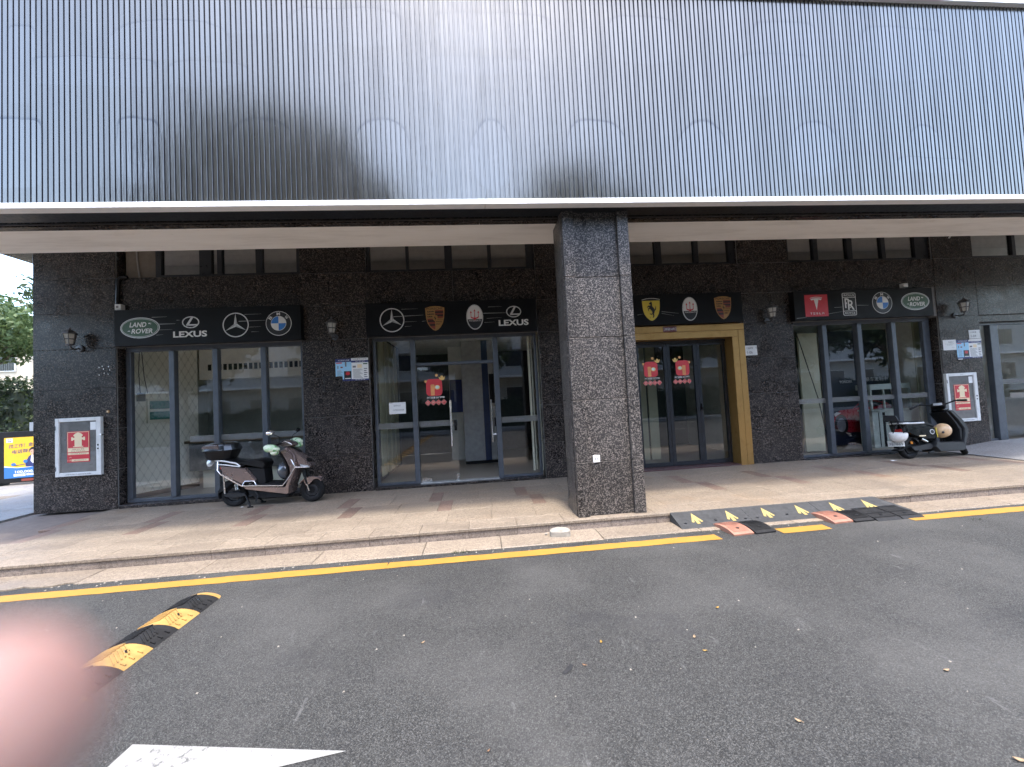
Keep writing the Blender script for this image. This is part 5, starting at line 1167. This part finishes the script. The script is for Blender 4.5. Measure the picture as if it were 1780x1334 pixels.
# ================================================================== litter
o = MB(); random.seed(3)
base = [(-.16,-.02),(-.14,-.09),(.02,-.115),(.15,-.10),(.17,-.02),(.12,.07),(-.04,.09),(-.14,.05)]
vs = [(x,y,0) for x,y in base]+[(x*.98,y*.98,.075+random.uniform(-.012,.014)) for x,y in base]+[(x*.78,y*.75,.10+random.uniform(-.006,.012)) for x,y in base]
n = 8; fs = [(k,(k+1)%n,n+(k+1)%n,n+k) for k in range(n)]+[(n+k,n+(k+1)%n,2*n+(k+1)%n,2*n+k) for k in range(n)]+[tuple(2*n+k for k in range(n))]
st = MB().add(vs, fs).build('broken_stone', STONE); st.location = (.875, 4.66, -.108); st.rotation_euler.z = R(-6); st.scale = (.74,.74,.74); tag(st, 'pale broken stone lying in the gutter left of the column', 'stone')
st2 = MB().ball((0,0,.01), .022, .018, .014, 8, 5).build('stone_chip', STONE); st2.location = (.725, 4.70, -.108); tag(st2, 'small stone chip lying just left of the broken stone', 'stone')
LY = plain('yellow_fallen_leaf', (.34,.20,.03), .6, 0, .3, 30); LB = plain('brown_fallen_leaf', (.22,.12,.06), .7, 0, .3, 30); LT = plain('tan_fallen_leaf', (.29,.20,.115), .7, 0, .3, 30); LD = plain('dark_scrap', (.012,.012,.013), .8)
def leaf_mesh(L, W, curl):
    b = MB(); n = 5; vs = []
    for k in range(n+1):
        t = k/n; w = W*math.sin(math.pi*min(.98, max(.03, t)))**.8; z = curl*(2*t-1)**2
        vs += [(L*(t-.5), -w, z+curl*.9), (L*(t-.5), 0, z), (L*(t-.5), w, z+curl*.7)]
    b.add(vs, [(3*k+j, 3*k+3+j, 3*k+4+j, 3*k+1+j) for k in range(n) for j in (0, 1)]); b.tube([(L*.5,0,curl),(L*.68,.004,curl*.6)], .0016, 4); return b
for label, px, py, m, L, rz in (
    ('bright yellow leaf lying alone highest up on the right side of the road', 1247, 1057, LY, .045, 20), ('small yellow leaf on the road left of the tan curled leaf', 1045, 1117, LY, .042, 80),
    ('tan curled leaf on the road just above the small orange leaf', 1207, 1108, LT, .045, 60), ('small orange yellow leaf on the road below the tan curled leaf', 1225, 1132, LY, .038, -15),
    ('small brown leaf right next to the dark scrap on the road', 1016, 1157, LB, .035, -30), ('pale brown leaf low on the right side of the road', 1388, 1254, LT, .045, -50),
    ('pale leaf at the far right of the road by mid height', 1645, 1166, LT, .05, 0), ('thin pale leaf on the road left of centre', 735, 1118, LT, .04, 40), ('large tan leaf at the bottom right corner of the road', 1772, 1322, LT, .06, -30), ('brown speck of leaf near the bottom centre of the road', 849, 1307, LB, .025, 40)):
    p = at_z(px, py, ZR+.004); ob = leaf_mesh(L*.66, L*.18, .005).build('fallen_leaf', m, None, 60); ob.location = p; ob.rotation_euler = (0, 0, R(rz)); tag(ob, label, 'fallen leaf', 'fallen leaves on the road')
p = at_z(988, 1164, ZR+.003); ob = MB().add([(-.05,-.012,0),(.01,-.018,.003),(.05,.0,0),(.045,.018,.004),(-.01,.012,.006),(-.045,.010,.002)], [(0,1,2,3,4,5)]).build('dark_scrap', LD); ob.location = p; ob.rotation_euler.z = R(40); tag(ob, 'dark rubber scrap lying on the road right of centre', 'scrap')
for label, px, py, s, z in (('white paper scrap on the paving left of the black scooter', 1553, 801, .05, .002), ('white scrap on the paving by the rose brown scooter stand', 421, 882, .022, .002)):
    p = at_z(px, py, z); ob = MB().add([(-s,-s*.6,0),(s*.8,-s*.7,.006),(s,s*.5,.001),(-s*.7,s*.6,.008)], [(0,1,2,3)]).build('paper_scrap', PAPER); ob.location = p; tag(ob, label, 'litter')
gm = MB(); random.seed(5)
for px, py, nn in ((797, 961, 60), (812, 960, 40), (66, 983, 22), (1770, 856, 40), (1700, 903, 20), (1020, 945, 18)):
    c = at_z(px, py, -.115)
    for k in range(nn):
        x, y = c.x+random.gauss(0, .05), c.y+random.gauss(0, .012); a = random.uniform(0, 6.28); h = random.uniform(.012, .04); l = random.uniform(-.02, .02)
        gm.add([(x,y,-.118),(x+.004*math.cos(a),y+.004*math.sin(a),-.118),(x+l,y+random.uniform(-.015,.01),-.118+h)], [(0,1,2)])
g = gm.build('weed_tufts', LEAF); g['kind'] = 'stuff'; g['label'] = 'small green weeds in the gutter joints'; g['category'] = 'weeds'
gr = MB(); random.seed(11)
for k in range(240):
    x = random.uniform(-5.5, 9); y = random.choice((random.gauss(4.40, .03), random.gauss(4.36, .05), random.uniform(1.7, 4.2))); s = random.uniform(.003, .009) * (1 if y > 4.2 else .8)
    z = ZR+.001; gr.add([(x-s,y-s,z),(x+s,y-s*.7,z),(x+s*.8,y+s,z),(x-s*.9,y+s*.8,z),(x,y,z+s*1.1)], [(0,1,4),(1,2,4),(2,3,4),(3,0,4)])
g = gr.build('road_grit', STONE); g['kind'] = 'stuff'; g['label'] = 'loose pale grit along the gutter and road'; g['category'] = 'grit'

# ================================================================== inside the shops
o = thing('distribution_box', 'cream board with two green covers on the wallpapered wall of the leftmost shop', 'fuse box', (-6.1, 8.2, 1.4))
q0, za = on_wall(254, 694); q1, zb = on_wall(296, 732)
wallbox(q0, q1, .002, .05, zb-.02, za).build('board', CREAMP, o)
for f0, f1 in ((.10, .44), (.56, .90)): wallbox(q0+.03, q1-.03, .051, .07, zb+(za-zb)*f0, zb+(za-zb)*f1).build('green_cover', bpy.data.materials.get('teal_cover') or plain('teal_cover', (.025,.16,.13), .3), o)
o = thing('socket_box', 'small grey socket box with hanging wires left of the green covered board', 'socket', (-6.3, 7.9, 1.85))
q2, zc = on_wall(237, 684); q3, zd = on_wall(250, 698)
wallbox(q2, q3, .002, .06, zd, zc).build('box', ALU, o)
pw = lambda q, d, z: tuple(WA+WD*q+WNN*d+Vector((0,0,z)))
MB().tube([pw(q2+.05,.02,2.9),pw(q2+.03,.02,2.4),pw(q2+.05,.02,zc)], .006, 5).tube([pw(q2+.08,.02,2.8),pw(q2+.11,.03,2.3),pw(q2+.16,.03,zc)], .006, 5).build('wire', BLK_PL, o)
def marble():
    t = NT('grey_marble'); g = t.pos(); n = t.noise(g, 4, 8, .7); return t.fin(t.ramp(n, [(.35, (.07,.075,.07)), (.55, (.13,.135,.125)), (.65, (.24,.24,.22))]), .2)
MARB = marble()
o = thing('reception_counter', 'grey marble counter with a brown top in the leftmost shop', 'counter', (-4.4, 8.6, .03))
MB().slab(-5.88,-3.25,8.62,9.04,.40,.955,.01).build('marble_front', MARB, o); MB().slab(-5.93,-3.2,8.56,9.045,.956,1.01,.008).build('counter_top', plain('brown_counter_top', (.10,.065,.035), .35), o); MB().box(-5.70,-3.35,8.75,9.03,.03,.399).build('plinth', CREAMP, o)

def boards(par_lbl, lst):
    o = thing('wall_panelling', par_lbl, 'wall panels', (lst[0][0], lst[0][2], .03))
    for x0, x1, y0, y1, z0, z1, m in lst: MB().box(x0,x1,y0,y1,z0,z1).build('panel_board', m, o)
yy = [7.72, 8.12, 8.60, 9.02, 9.46]
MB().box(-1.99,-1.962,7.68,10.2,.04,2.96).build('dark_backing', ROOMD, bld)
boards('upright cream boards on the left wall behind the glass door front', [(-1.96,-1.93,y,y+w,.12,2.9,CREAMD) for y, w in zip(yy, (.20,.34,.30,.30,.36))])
NAV = plain('navy_panel', (.012,.03,.09), .4)
o = thing('partition_wall', 'angled white partition with a navy strip inside the shop with the glass door', 'partition', (0, 9.7, .03))
MB().box(-.36,.12,9.55,9.62,.10,2.97).box(.27,.40,9.55,9.62,.10,2.97).build('white_panel', plain('white_partition', (.36,.36,.345), .6), o); MB().box(.122,.268,9.56,9.60,.04,2.97).build('navy_strip', NAV, o); MB().box(-.36,.42,9.53,9.64,.03,.10).build('skirting', BLK_M, o)
MB().slab(.285,.385,9.53,9.549,1.45,2.15,.003).build('poster_frame', BLK_M, o)
o = thing('wall_poster', 'dark blue upright poster deep inside the shop with the glass door', 'poster', (-.55, 10.4, 1.3)); MB().slab(-.72,-.40,10.4,10.43,1.25,2.1,.004).build('poster', plain('deep_blue_print', (.01,.03,.16), .4), o); MB().box(-.73,-.39,10.431,10.46,.03,2.97).build('support_panel', ROOMW, o)
boards('narrow upright strips at the right edge of the glass door front', [(1.02,1.06,7.78,7.81,.10,2.9,CREAMP),(1.10,1.12,7.9,7.93,.1,2.9,CREAMP),(1.16,1.24,7.74,7.77,.1,2.9,CREAMP)])
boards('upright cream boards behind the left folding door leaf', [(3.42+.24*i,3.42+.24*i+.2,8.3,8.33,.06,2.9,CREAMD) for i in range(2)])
o = thing('display_board', 'dark display board with white words and a red car picture in the right shop', 'display board', (8.85, 8.5, .03)); yb = 8.5
MB().slab(8.07,9.62,yb,yb+.06,.06,2.70,.004).build('board', plain('midnight_board', (.006,.009,.022), .35), o)
MB().text('YONDER', 8.50, 1.51, .062, yb-.003, 0, .32).text('豪车定制中', 9.28, 1.54, .095, yb-.003, 0, .56).build('lettering', SILVER, o)
cp = MB(); q = yb-.003
cp.flat([(8.10,.50),(8.16,.78),(8.30,.86),(8.62,.88),(8.80,1.02),(9.15,1.06),(9.50,.98),(9.60,.88),(9.60,.40),(9.05,.32),(8.62,.34),(8.50,.34)], q, 0); cp.disc(8.30,.52,.17,.24,q-.001,1,24); cp.disc(8.30,.52,.11,.16,q-.002,2,20)
cp.flat([(8.66,.90),(8.82,1.0),(9.13,1.03),(9.40,.96),(9.2,.90)], q-.001, 1); cp.flat([(8.13,.78),(8.20,.82),(8.32,.80),(8.16,.72)], q-.001, 3); cp.build('car_picture', [plain('car_print_red', (.30,.012,.022), .3), BLACK_S, INK, SILVER], o)
PG = plain('pale_green_laminate', (.36,.40,.35), .4)
o = thing('glass_counter', 'pale green reception cabinet with a glazed upper part in the right shop', 'counter', (9.05, 8.1, .03))
MB().box(8.56,9.50,8.0,8.30,.03,.82).build('lower_body', PG, o); MB().slab(8.54,9.52,7.98,8.32,.821,.86,.005).build('shelf_top', PG, o); MB().slab(8.54,9.52,7.98,8.32,1.30,1.42,.005).build('head_panel', PG, o)
MB().box(8.54,8.58,7.985,8.03,.861,1.299).box(9.48,9.52,7.985,8.03,.861,1.299).box(8.86,8.885,7.99,8.02,.861,1.299).build('post', PG, o)
MB().box(8.70,8.715,7.995,7.999,.05,.80).box(8.80,8.86,7.996,7.9995,.05,.80).build('body_groove', BLK_M, o)
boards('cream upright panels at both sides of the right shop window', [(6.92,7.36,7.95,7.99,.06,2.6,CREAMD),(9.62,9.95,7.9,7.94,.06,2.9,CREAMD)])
o = thing('easel_pole', 'thin leaning dark pole behind the left pane of the right shop window', 'pole', (6.9, 7.7, .03)); MB().tube([(6.72,7.75,2.6),(7.12,7.78,1.2),(7.30,7.78,.05)], .009, 6).build('pole', BLK_M, o)
o = thing('small_shelf_stand', 'slim stand with a small shelf behind the glass of the rightmost shopfront', 'stand', (10.8, 7.85, .03)); MB().box(10.90,11.12,7.80,7.95,.98,1.0).box(11.0,11.03,7.86,7.89,.03,.98).build('stand', BLK_M, o)
o = MB().box(10.92,11.10,7.82,7.93,1.001,1.12).build('cardboard_box', plain('cardboard', (.42,.26,.12), .8)); tag(o, 'small cardboard box on the stand behind the rightmost glass', 'box')
o = MB().lathe([(.001,0),(.045,0),(.045,.14),(.02,.165),(.016,.20),(.001,.20)], 14, Matrix.Translation((10.83,7.72,1.30))).build('pump_bottle', WHITE_P, None, 40); tag(o, 'white pump bottle on a bracket behind the rightmost glass', 'bottle'); MB().box(10.75,10.92,7.66,7.78,1.285,1.299).box(10.82,10.84,7.68,7.70,.03,1.285).build('bottle_bracket', ALU, o)

# ================================================================== beyond the corner at the left
pb = thing('poster_stand', 'black framed yellow and blue advertising board on the ground beyond the corner', 'advertising board', (-12.03, 11.2, 0), None, R(9)); PH0, PH1, PW = .178, 1.208, .86
def loc_build(b, name, m, par): o = b.build(name, m); attach(o, par, True); return o
loc_build(MB().slab(-.20,PW+.2,.0,.08,.06,1.36,.006), 'frame', BLK_M, pb); loc_build(MB().box(-.15,-.08,-.1,.25,-.0,.059).box(PW+.05,PW+.12,-.1,.25,0,.059), 'foot', BLK_M, pb)
pm = [POST_Y, POST_B, WHITE_S, NAVY_S, SKIN_P, BLACK_S, RED_D]; b = MB(); y = -.003; H = PH1-PH0; X = lambda f: PW*f; Z = lambda f: PH0+H*f
b.rect(X(0),X(1),PH0,PH1,y,0); b.flat([(X(0),Z(0)),(X(1),Z(0)),(X(1),Z(.30)),(X(.6),Z(.25)),(X(.3),Z(.245)),(X(0),Z(.28))], y-.001, 1); b.flat([(X(0),Z(.28)),(X(.3),Z(.245)),(X(.6),Z(.25)),(X(1),Z(.30)),(X(1),Z(.31)),(X(.6),Z(.26)),(X(.3),Z(.255)),(X(0),Z(.31))], y-.0015, 2)
b.rect(X(.05),X(.20),Z(.88),Z(.98),y-.001,2); b.text('鱼泡', X(.125), Z(.955), .035, y-.002, 3); b.text('直聘', X(.125), Z(.905), .035, y-.002, 3)
b.text('找工作！鱼泡', X(.45), Z(.80), .10, y-.001, 3, .60, .2, .012, R(4)); b.text('电话聊就业', X(.50), Z(.66), .10, y-.001, 3, .55, .2, .012, R(4))
b.text('100,000,000', X(.58), Z(.145), .075, y-.002, 2, .56, 0, .03); b.rect(X(.22),X(.5),Z(.04),Z(.10),y-.002,2); b.text('立即下载', X(.36), Z(.07), .035, y-.003, 1); b.rect(X(.52),X(.95),Z(.05),Z(.10),y-.002,2)
b.flat([(X(.50),Z(.27)),(X(.50),Z(.38)),(X(.58),Z(.52)),(X(.68),Z(.58)),(X(.80),Z(.56)),(X(.90),Z(.50)),(X(.94),Z(.30)),(X(.7),Z(.26))], y-.002, 3); b.flat([(X(.64),Z(.55)),(X(.72),Z(.57)),(X(.76),Z(.50)),(X(.68),Z(.34)),(X(.62),Z(.40))], y-.003, 2)
b.disc(X(.69),Z(.635),.068,.095,y-.003,4,24); b.flat([(X(.60),Z(.64)),(X(.605),Z(.70)),(X(.65),Z(.745)),(X(.73),Z(.745)),(X(.785),Z(.70)),(X(.79),Z(.63)),(X(.77),Z(.67)),(X(.70),Z(.69)),(X(.63),Z(.68))], y-.004, 5)
b.disc(X(.22),Z(.335),.05,.04,y-.002,1,20); b.disc(X(.50),Z(.40),.045,.045,y-.004,1,20); b.flat([(X(.22),Z(.31)),(X(.52),Z(.34)),(X(.52),Z(.325)),(X(.22),Z(.295))], y-.003, 3)
for i in range(3): b.rect(X(.64),X(.66),Z(.622)-.0,Z(.632),y-.004,5)
loc_build(b, 'poster', pm, pb)
loc_build(MB().rect(X(.40),X(.95),.09,.15,-.002), 'red_label', RED_D, pb)

def leaf_cloud(pts, n, rad, size, seed):
    r = random.Random(seed); b = MB()
    for k in range(n):
        c = r.choice(pts); d = Vector((r.gauss(0,1), r.gauss(0,1), r.gauss(0,.75))); d = d.normalized()*rad*(r.random()**.5)
        p = Vector(c)+d; a = Vector((r.gauss(0,1), r.gauss(0,1), r.gauss(0,1))).normalized(); e = a.cross(Vector((r.gauss(0,1), r.gauss(0,1), r.gauss(0,1)))).normalized()
        s = size*r.uniform(.6,1.3); b.add([p-a*s, p+e*s*.45, p+a*s, p-e*s*.45], [(0,1,2,3)])
    return b
def tree(label, x, y, h, cr, th, m=LEAF, seed=1, n=5200, size=.20, z0=0.0, zmin=None, flat=.8, rad=.75, nc=70):
    r = random.Random(seed); o = thing('tree', label, 'tree', (x, y, z0), 'street trees')
    ch = h-th; cz = z0+th+ch*.5; cs = []
    while len(cs) < nc:
        v = Vector((r.uniform(-1,1), r.uniform(-1,1), r.uniform(-1,1)))
        if .35 < v.length < 1.0: cs.append((x+v.x*cr, y+v.y*cr, cz+v.z*ch*.5))
    t = MB(); tr = max(.08, h*.017); t.tube([(x,y,z0-.05),(x+.05,y,z0+th*.5),(x+r.uniform(-.2,.2),y+r.uniform(-.2,.2),z0+th),(x+r.uniform(-.4,.4),y,z0+th+ch*.5)], [tr*1.3,tr,tr*.8,tr*.3], 9)
    for c in cs[::4]:
        s = Vector((x, y, z0+th*r.uniform(.7,1.2))); e = Vector(c); mdl = (s+e)/2+Vector((0,0,.15*ch*r.random())); t.tube([s, mdl, e], [tr*.45, tr*.25, tr*.06], 6)
    t.build('trunk', BARK, o, 60); leaf_cloud(cs, n, rad, size, seed+50).build('crown', m, o); return o
hm = MB(); hg = []; random.seed(21)
for k in range(900): hg.append((random.uniform(-22,-11.6), 13.3+abs(random.gauss(0,.28)), random.uniform(.05,2.78)))
for k in range(250): hg.append((random.uniform(-22,-11.6), random.uniform(13.3,14.3), random.gauss(2.84,.06)))
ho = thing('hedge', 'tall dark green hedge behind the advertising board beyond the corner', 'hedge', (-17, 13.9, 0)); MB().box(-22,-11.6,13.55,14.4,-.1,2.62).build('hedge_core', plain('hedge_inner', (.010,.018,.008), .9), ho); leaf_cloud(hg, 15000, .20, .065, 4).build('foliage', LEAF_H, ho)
tree('leafy tree with sunlit crown beyond the corner, in front of the beige house', -21.6, 19.2, 6.95, 3.0, 4.75, LEAF_L, 3, 8500, .13, 0, None, .8, .62, 80)
tree('taller pale tree far behind the leafy tree at the left edge', -27.5, 26, 9.3, 3.6, 3.9, LEAF_L, 8, 5200, .20, 0, None, .8, .8, 60)
tree('tree whose twig reaches in front of the sky beside the corner pier', -13.7, 16.5, 6.9, 2.3, 5.5, LEAF, 12, 1800, .11, 0, None, .8, .6, 42)
BE = plain('beige_house_wall', (.50,.43,.33), .8, 0, .1, 3); WIN = plain('dark_window', (.03,.035,.04), .15)
fb = thing('beige_house', 'beige house with dark barred windows behind the hedge at the left edge', 'house', (-26, 25, 0)); MB().box(-34,-20,24,32,-.1,6.4).build('wall', BE, fb); MB().box(-34.3,-19.7,23.7,32.3,6.41,6.75).build('roof', BE, fb)
for i in range(6):
    for z in (1.6, 4.55):
        x = -32.6+2.1*i; f = MB().box(x-.06,x+1.16,23.93,23.999,z-.06,z+1.46).build('window', WHITE_P, fb); MB().box(x,x+1.1,23.915,23.929,z,z+1.4).build('pane', WIN, f)
        bb = MB()
        for k in range(6): bb.box(x+.08+.18*k,x+.10+.18*k,23.86,23.88,z,z+1.4)
        bb.build('bars', BLK_M, f)

# ================================================================== across the road, behind the camera (seen in the glass and on the fascia)
tree('tall dark tree across the road, highest of the row', -8.4, -9.6, 14.9, 5.2, 3.8, LEAF, 31, 17000, .34, 0, None, .8, 1.15, 130)
tree('dark tree across the road opposite the brass doorway', 5.2, -9.2, 12.3, 3.0, 3.6, LEAF, 33, 9000, .30, 0, None, .8, 1.0, 80)
tree('low tree across the road opposite the glass door', -.6, -9.4, 8.6, 3.2, 3.2, LEAF, 35, 6500, .22, 0, None, .8, .9, 70)
tree('low tree across the road opposite the right shop', 12.6, -9.4, 8.6, 3.4, 3.2, LEAF, 37, 5500, .22, 0, None, .8, .9, 60)
tree('low tree across the road at its left end', -17, -9.5, 8.8, 3.4, 3.2, LEAF, 39, 5500, .22, 0, None, .8, .9, 60)
tree('tree across the road beyond the right end of the shops', 20.5, -9.6, 8.8, 3.8, 3.0, LEAF, 41, 5500, .24, 0, None, .8, .95, 60)
tree('tree across the road farthest to the right', 29, -9.8, 9.0, 4.2, 3.0, LEAF, 43, 5500, .26, 0, None, .8, 1.0, 60)
ob = thing('white_house', 'long white house with dark windows across the road, seen only in reflections', 'house', (-6, -20, 0)); MB().box(-44,60,-27,-19,-.1,7.2).build('wall', plain('white_house_wall', (.36,.355,.33), .8, 0, .08, 2), ob)
for i in range(33):
    for z in (1.1, 4.4):
        x = -42.5+3.0*i; f = MB().box(x-.06,x+1.56,-18.999,-18.93,z-.06,z+1.56).build('window', WHITE_P, ob); MB().box(x,x+1.5,-18.929,-18.91,z,z+1.5).build('pane', WIN, f)
MB().box(-44,60,-18.998,-18.2,3.45,3.6).build('canopy', WHITE_P, ob)
h2 = thing('low_hedge', 'low clipped hedge along the far pavement across the road', 'hedge', (0, -8, 0)); hg = [(random.uniform(-26,34), random.uniform(-8.2,-7.4), random.uniform(.05,1.7)) for k in range(1600)]
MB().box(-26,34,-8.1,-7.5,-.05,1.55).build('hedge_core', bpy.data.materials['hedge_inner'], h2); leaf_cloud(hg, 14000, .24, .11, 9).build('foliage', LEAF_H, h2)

# ================================================================== the photographer's finger in front of the lens
def cs(x, y, d): return CAMPOS + RT*x + UP*y + FW*d
SKN = NT('skin'); gg = SKN.pos(); SKN.fin(SKN.ramp(SKN.noise(gg, 90, 3), [(.35, (.27,.15,.125)), (.65, (.31,.185,.155))]), .5); SKN.b.inputs['Subsurface Weight'].default_value = .35; SKN.b.inputs['Subsurface Radius'].default_value = (.006,.0022,.0012)
def skinned(name, chains, mat, parent=None, lv=2):
    V = []; E = []; RAD = []; idx = {}
    for ch in chains:
        prev = None
        for p, r in ch:
            p = Vector(p); k = tuple(round(c, 4) for c in p)
            if k not in idx: idx[k] = len(V); V.append(p); RAD.append(r if isinstance(r, tuple) else (r, r))
            if prev is not None and prev != idx[k]: E.append((prev, idx[k]))
            prev = idx[k]
    me = bpy.data.meshes.new(name); me.from_pydata(V, E, []); me.materials.append(mat); ob = bpy.data.objects.new(name, me); COL.objects.link(ob)
    sm = ob.modifiers.new('skin', 'SKIN'); sm.use_smooth_shade = True
    for i, sv in enumerate(me.skin_vertices[0].data): sv.radius = RAD[i]; sv.use_root = (i == 0)
    ss = ob.modifiers.new('round', 'SUBSURF'); ss.levels = lv; ss.render_levels = lv
    if parent: attach(ob, parent)
    return ob
ZG = ZR
pel = ((0,-.52,.84), .115); wst = ((0,-.53,1.00), .105); che = ((0,-.53,1.20), .125); nkb = ((0,-.53,1.35), .065); nk = ((0,-.52,1.41), .052); hd1 = ((0,-.505,1.47), .072); hd2 = ((0,-.51,1.555), .088); hd3 = ((0,-.52,1.62), .060)
shl = ((-.185,-.53,1.31), .058); ell = ((-.285,-.36,1.12), .043); shr = ((.185,-.53,1.31), .058); elr = ((.275,-.36,1.10), .043)
wr = (cs(-.172,-.150,-.060), .025); fa = (cs(-.215,-.245,-.17), .034)
pc = (cs(-.152,-.122,-.024), .021)
def fg(pts, rs): return [pc]+[(cs(*p), r) for p, r in zip(pts, rs)]
chains = [[pel, wst, che, nkb, nk, hd1, hd2, hd3], [hd1, ((0,-.425,1.50), .016)], [che, shl, ell, fa, wr, pc],
  fg([(-.122,-.076,.004),(-.104,-.058,.018),(-.086,-.046,.028),(-.064,-.0365,.0355),(-.0475,-.0310,.0352),(-.0400,-.0288,.0348)], [.0120,.0104,.0098,.0096,.0094,.0078]),
  fg([(-.138,-.098,-.016),(-.134,-.080,.010),(-.116,-.086,.034),(-.112,-.108,.040)], [.0115,.0102,.0092,.0080]),
  fg([(-.154,-.106,-.030),(-.156,-.090,.000),(-.138,-.098,.026),(-.132,-.120,.032)], [.0112,.0098,.0088,.0078]),
  fg([(-.170,-.116,-.044),(-.178,-.104,-.016),(-.162,-.112,.008),(-.152,-.132,.014)], [.0105,.0086,.0078,.0070]),
  [wr, (cs(-.140,-.150,.000), .0145), (cs(-.120,-.150,.020), .0110), (cs(-.106,-.138,.030), .0085)]]
rw = ((.16,-.17,1.33), .025); rp = ((.13,-.12,1.37), .021); chains += [[che, shr, elr, rw, rp]]
for dx, dz, k in ((-.012,.07,0),(.008,.065,1),(.028,.055,2),(.045,.042,3)): chains.append([rp, ((.13+dx*.6,-.09,1.37+dz*.6), .011), ((.13+dx,-.065,1.37+dz), .010), ((.115+dx,-.045,1.385+dz), .0085)])
chains.append([rp, ((.10,-.11,1.365), .012), ((.075,-.095,1.375), .010)])
for sx in (-1, 1): chains.append([pel, ((sx*.095,-.52,.78), .088), ((sx*.105,-.50,.38), .056), ((sx*.11,-.53,.0), .038), ((sx*.115,-.46,ZG+.05), .034), ((sx*.125,-.37,ZG+.035), .028)])
person = skinned('person', chains, SKN.m)
tag(person, 'photographer whose blurred pink fingertip covers the lower left corner', 'person')
CLO = plain('dark_tee_cloth', (.03,.035,.045), .85); TRO = plain('trouser_cloth', (.05,.05,.055), .85)
g = lambda c, e=.012: (c[0], c[1]+e)
skinned('shirt', [[((0,-.522,.87), .130), g(wst, .022), g(che, .016), g(((0,-.53,1.32), .075))], [g(che, .016), g(shl, .016), ((-.245,-.43,1.19), .064)], [g(che, .016), g(shr, .016), ((.24,-.43,1.18), .064)]], CLO, person)
skinned('trousers', [[((0,-.52,.95), .115), g(pel, .022)]]+[[g(pel, .022), ((sx*.095,-.52,.78), .104), ((sx*.105,-.50,.38), .072), ((sx*.11,-.53,.0), .060)] for sx in (-1, 1)], TRO, person)
for sx in (-1, 1): MB().ball((sx*.12,-.43,ZG+.045), .05, .135, .045, 16, 8).build('shoe', BLK_M, person, 50)
MB().ball((0,-.545,1.60), .095, .105, .085, 18, 10).build('hair', plain('dark_hair', (.012,.010,.009), .5), person, 60)
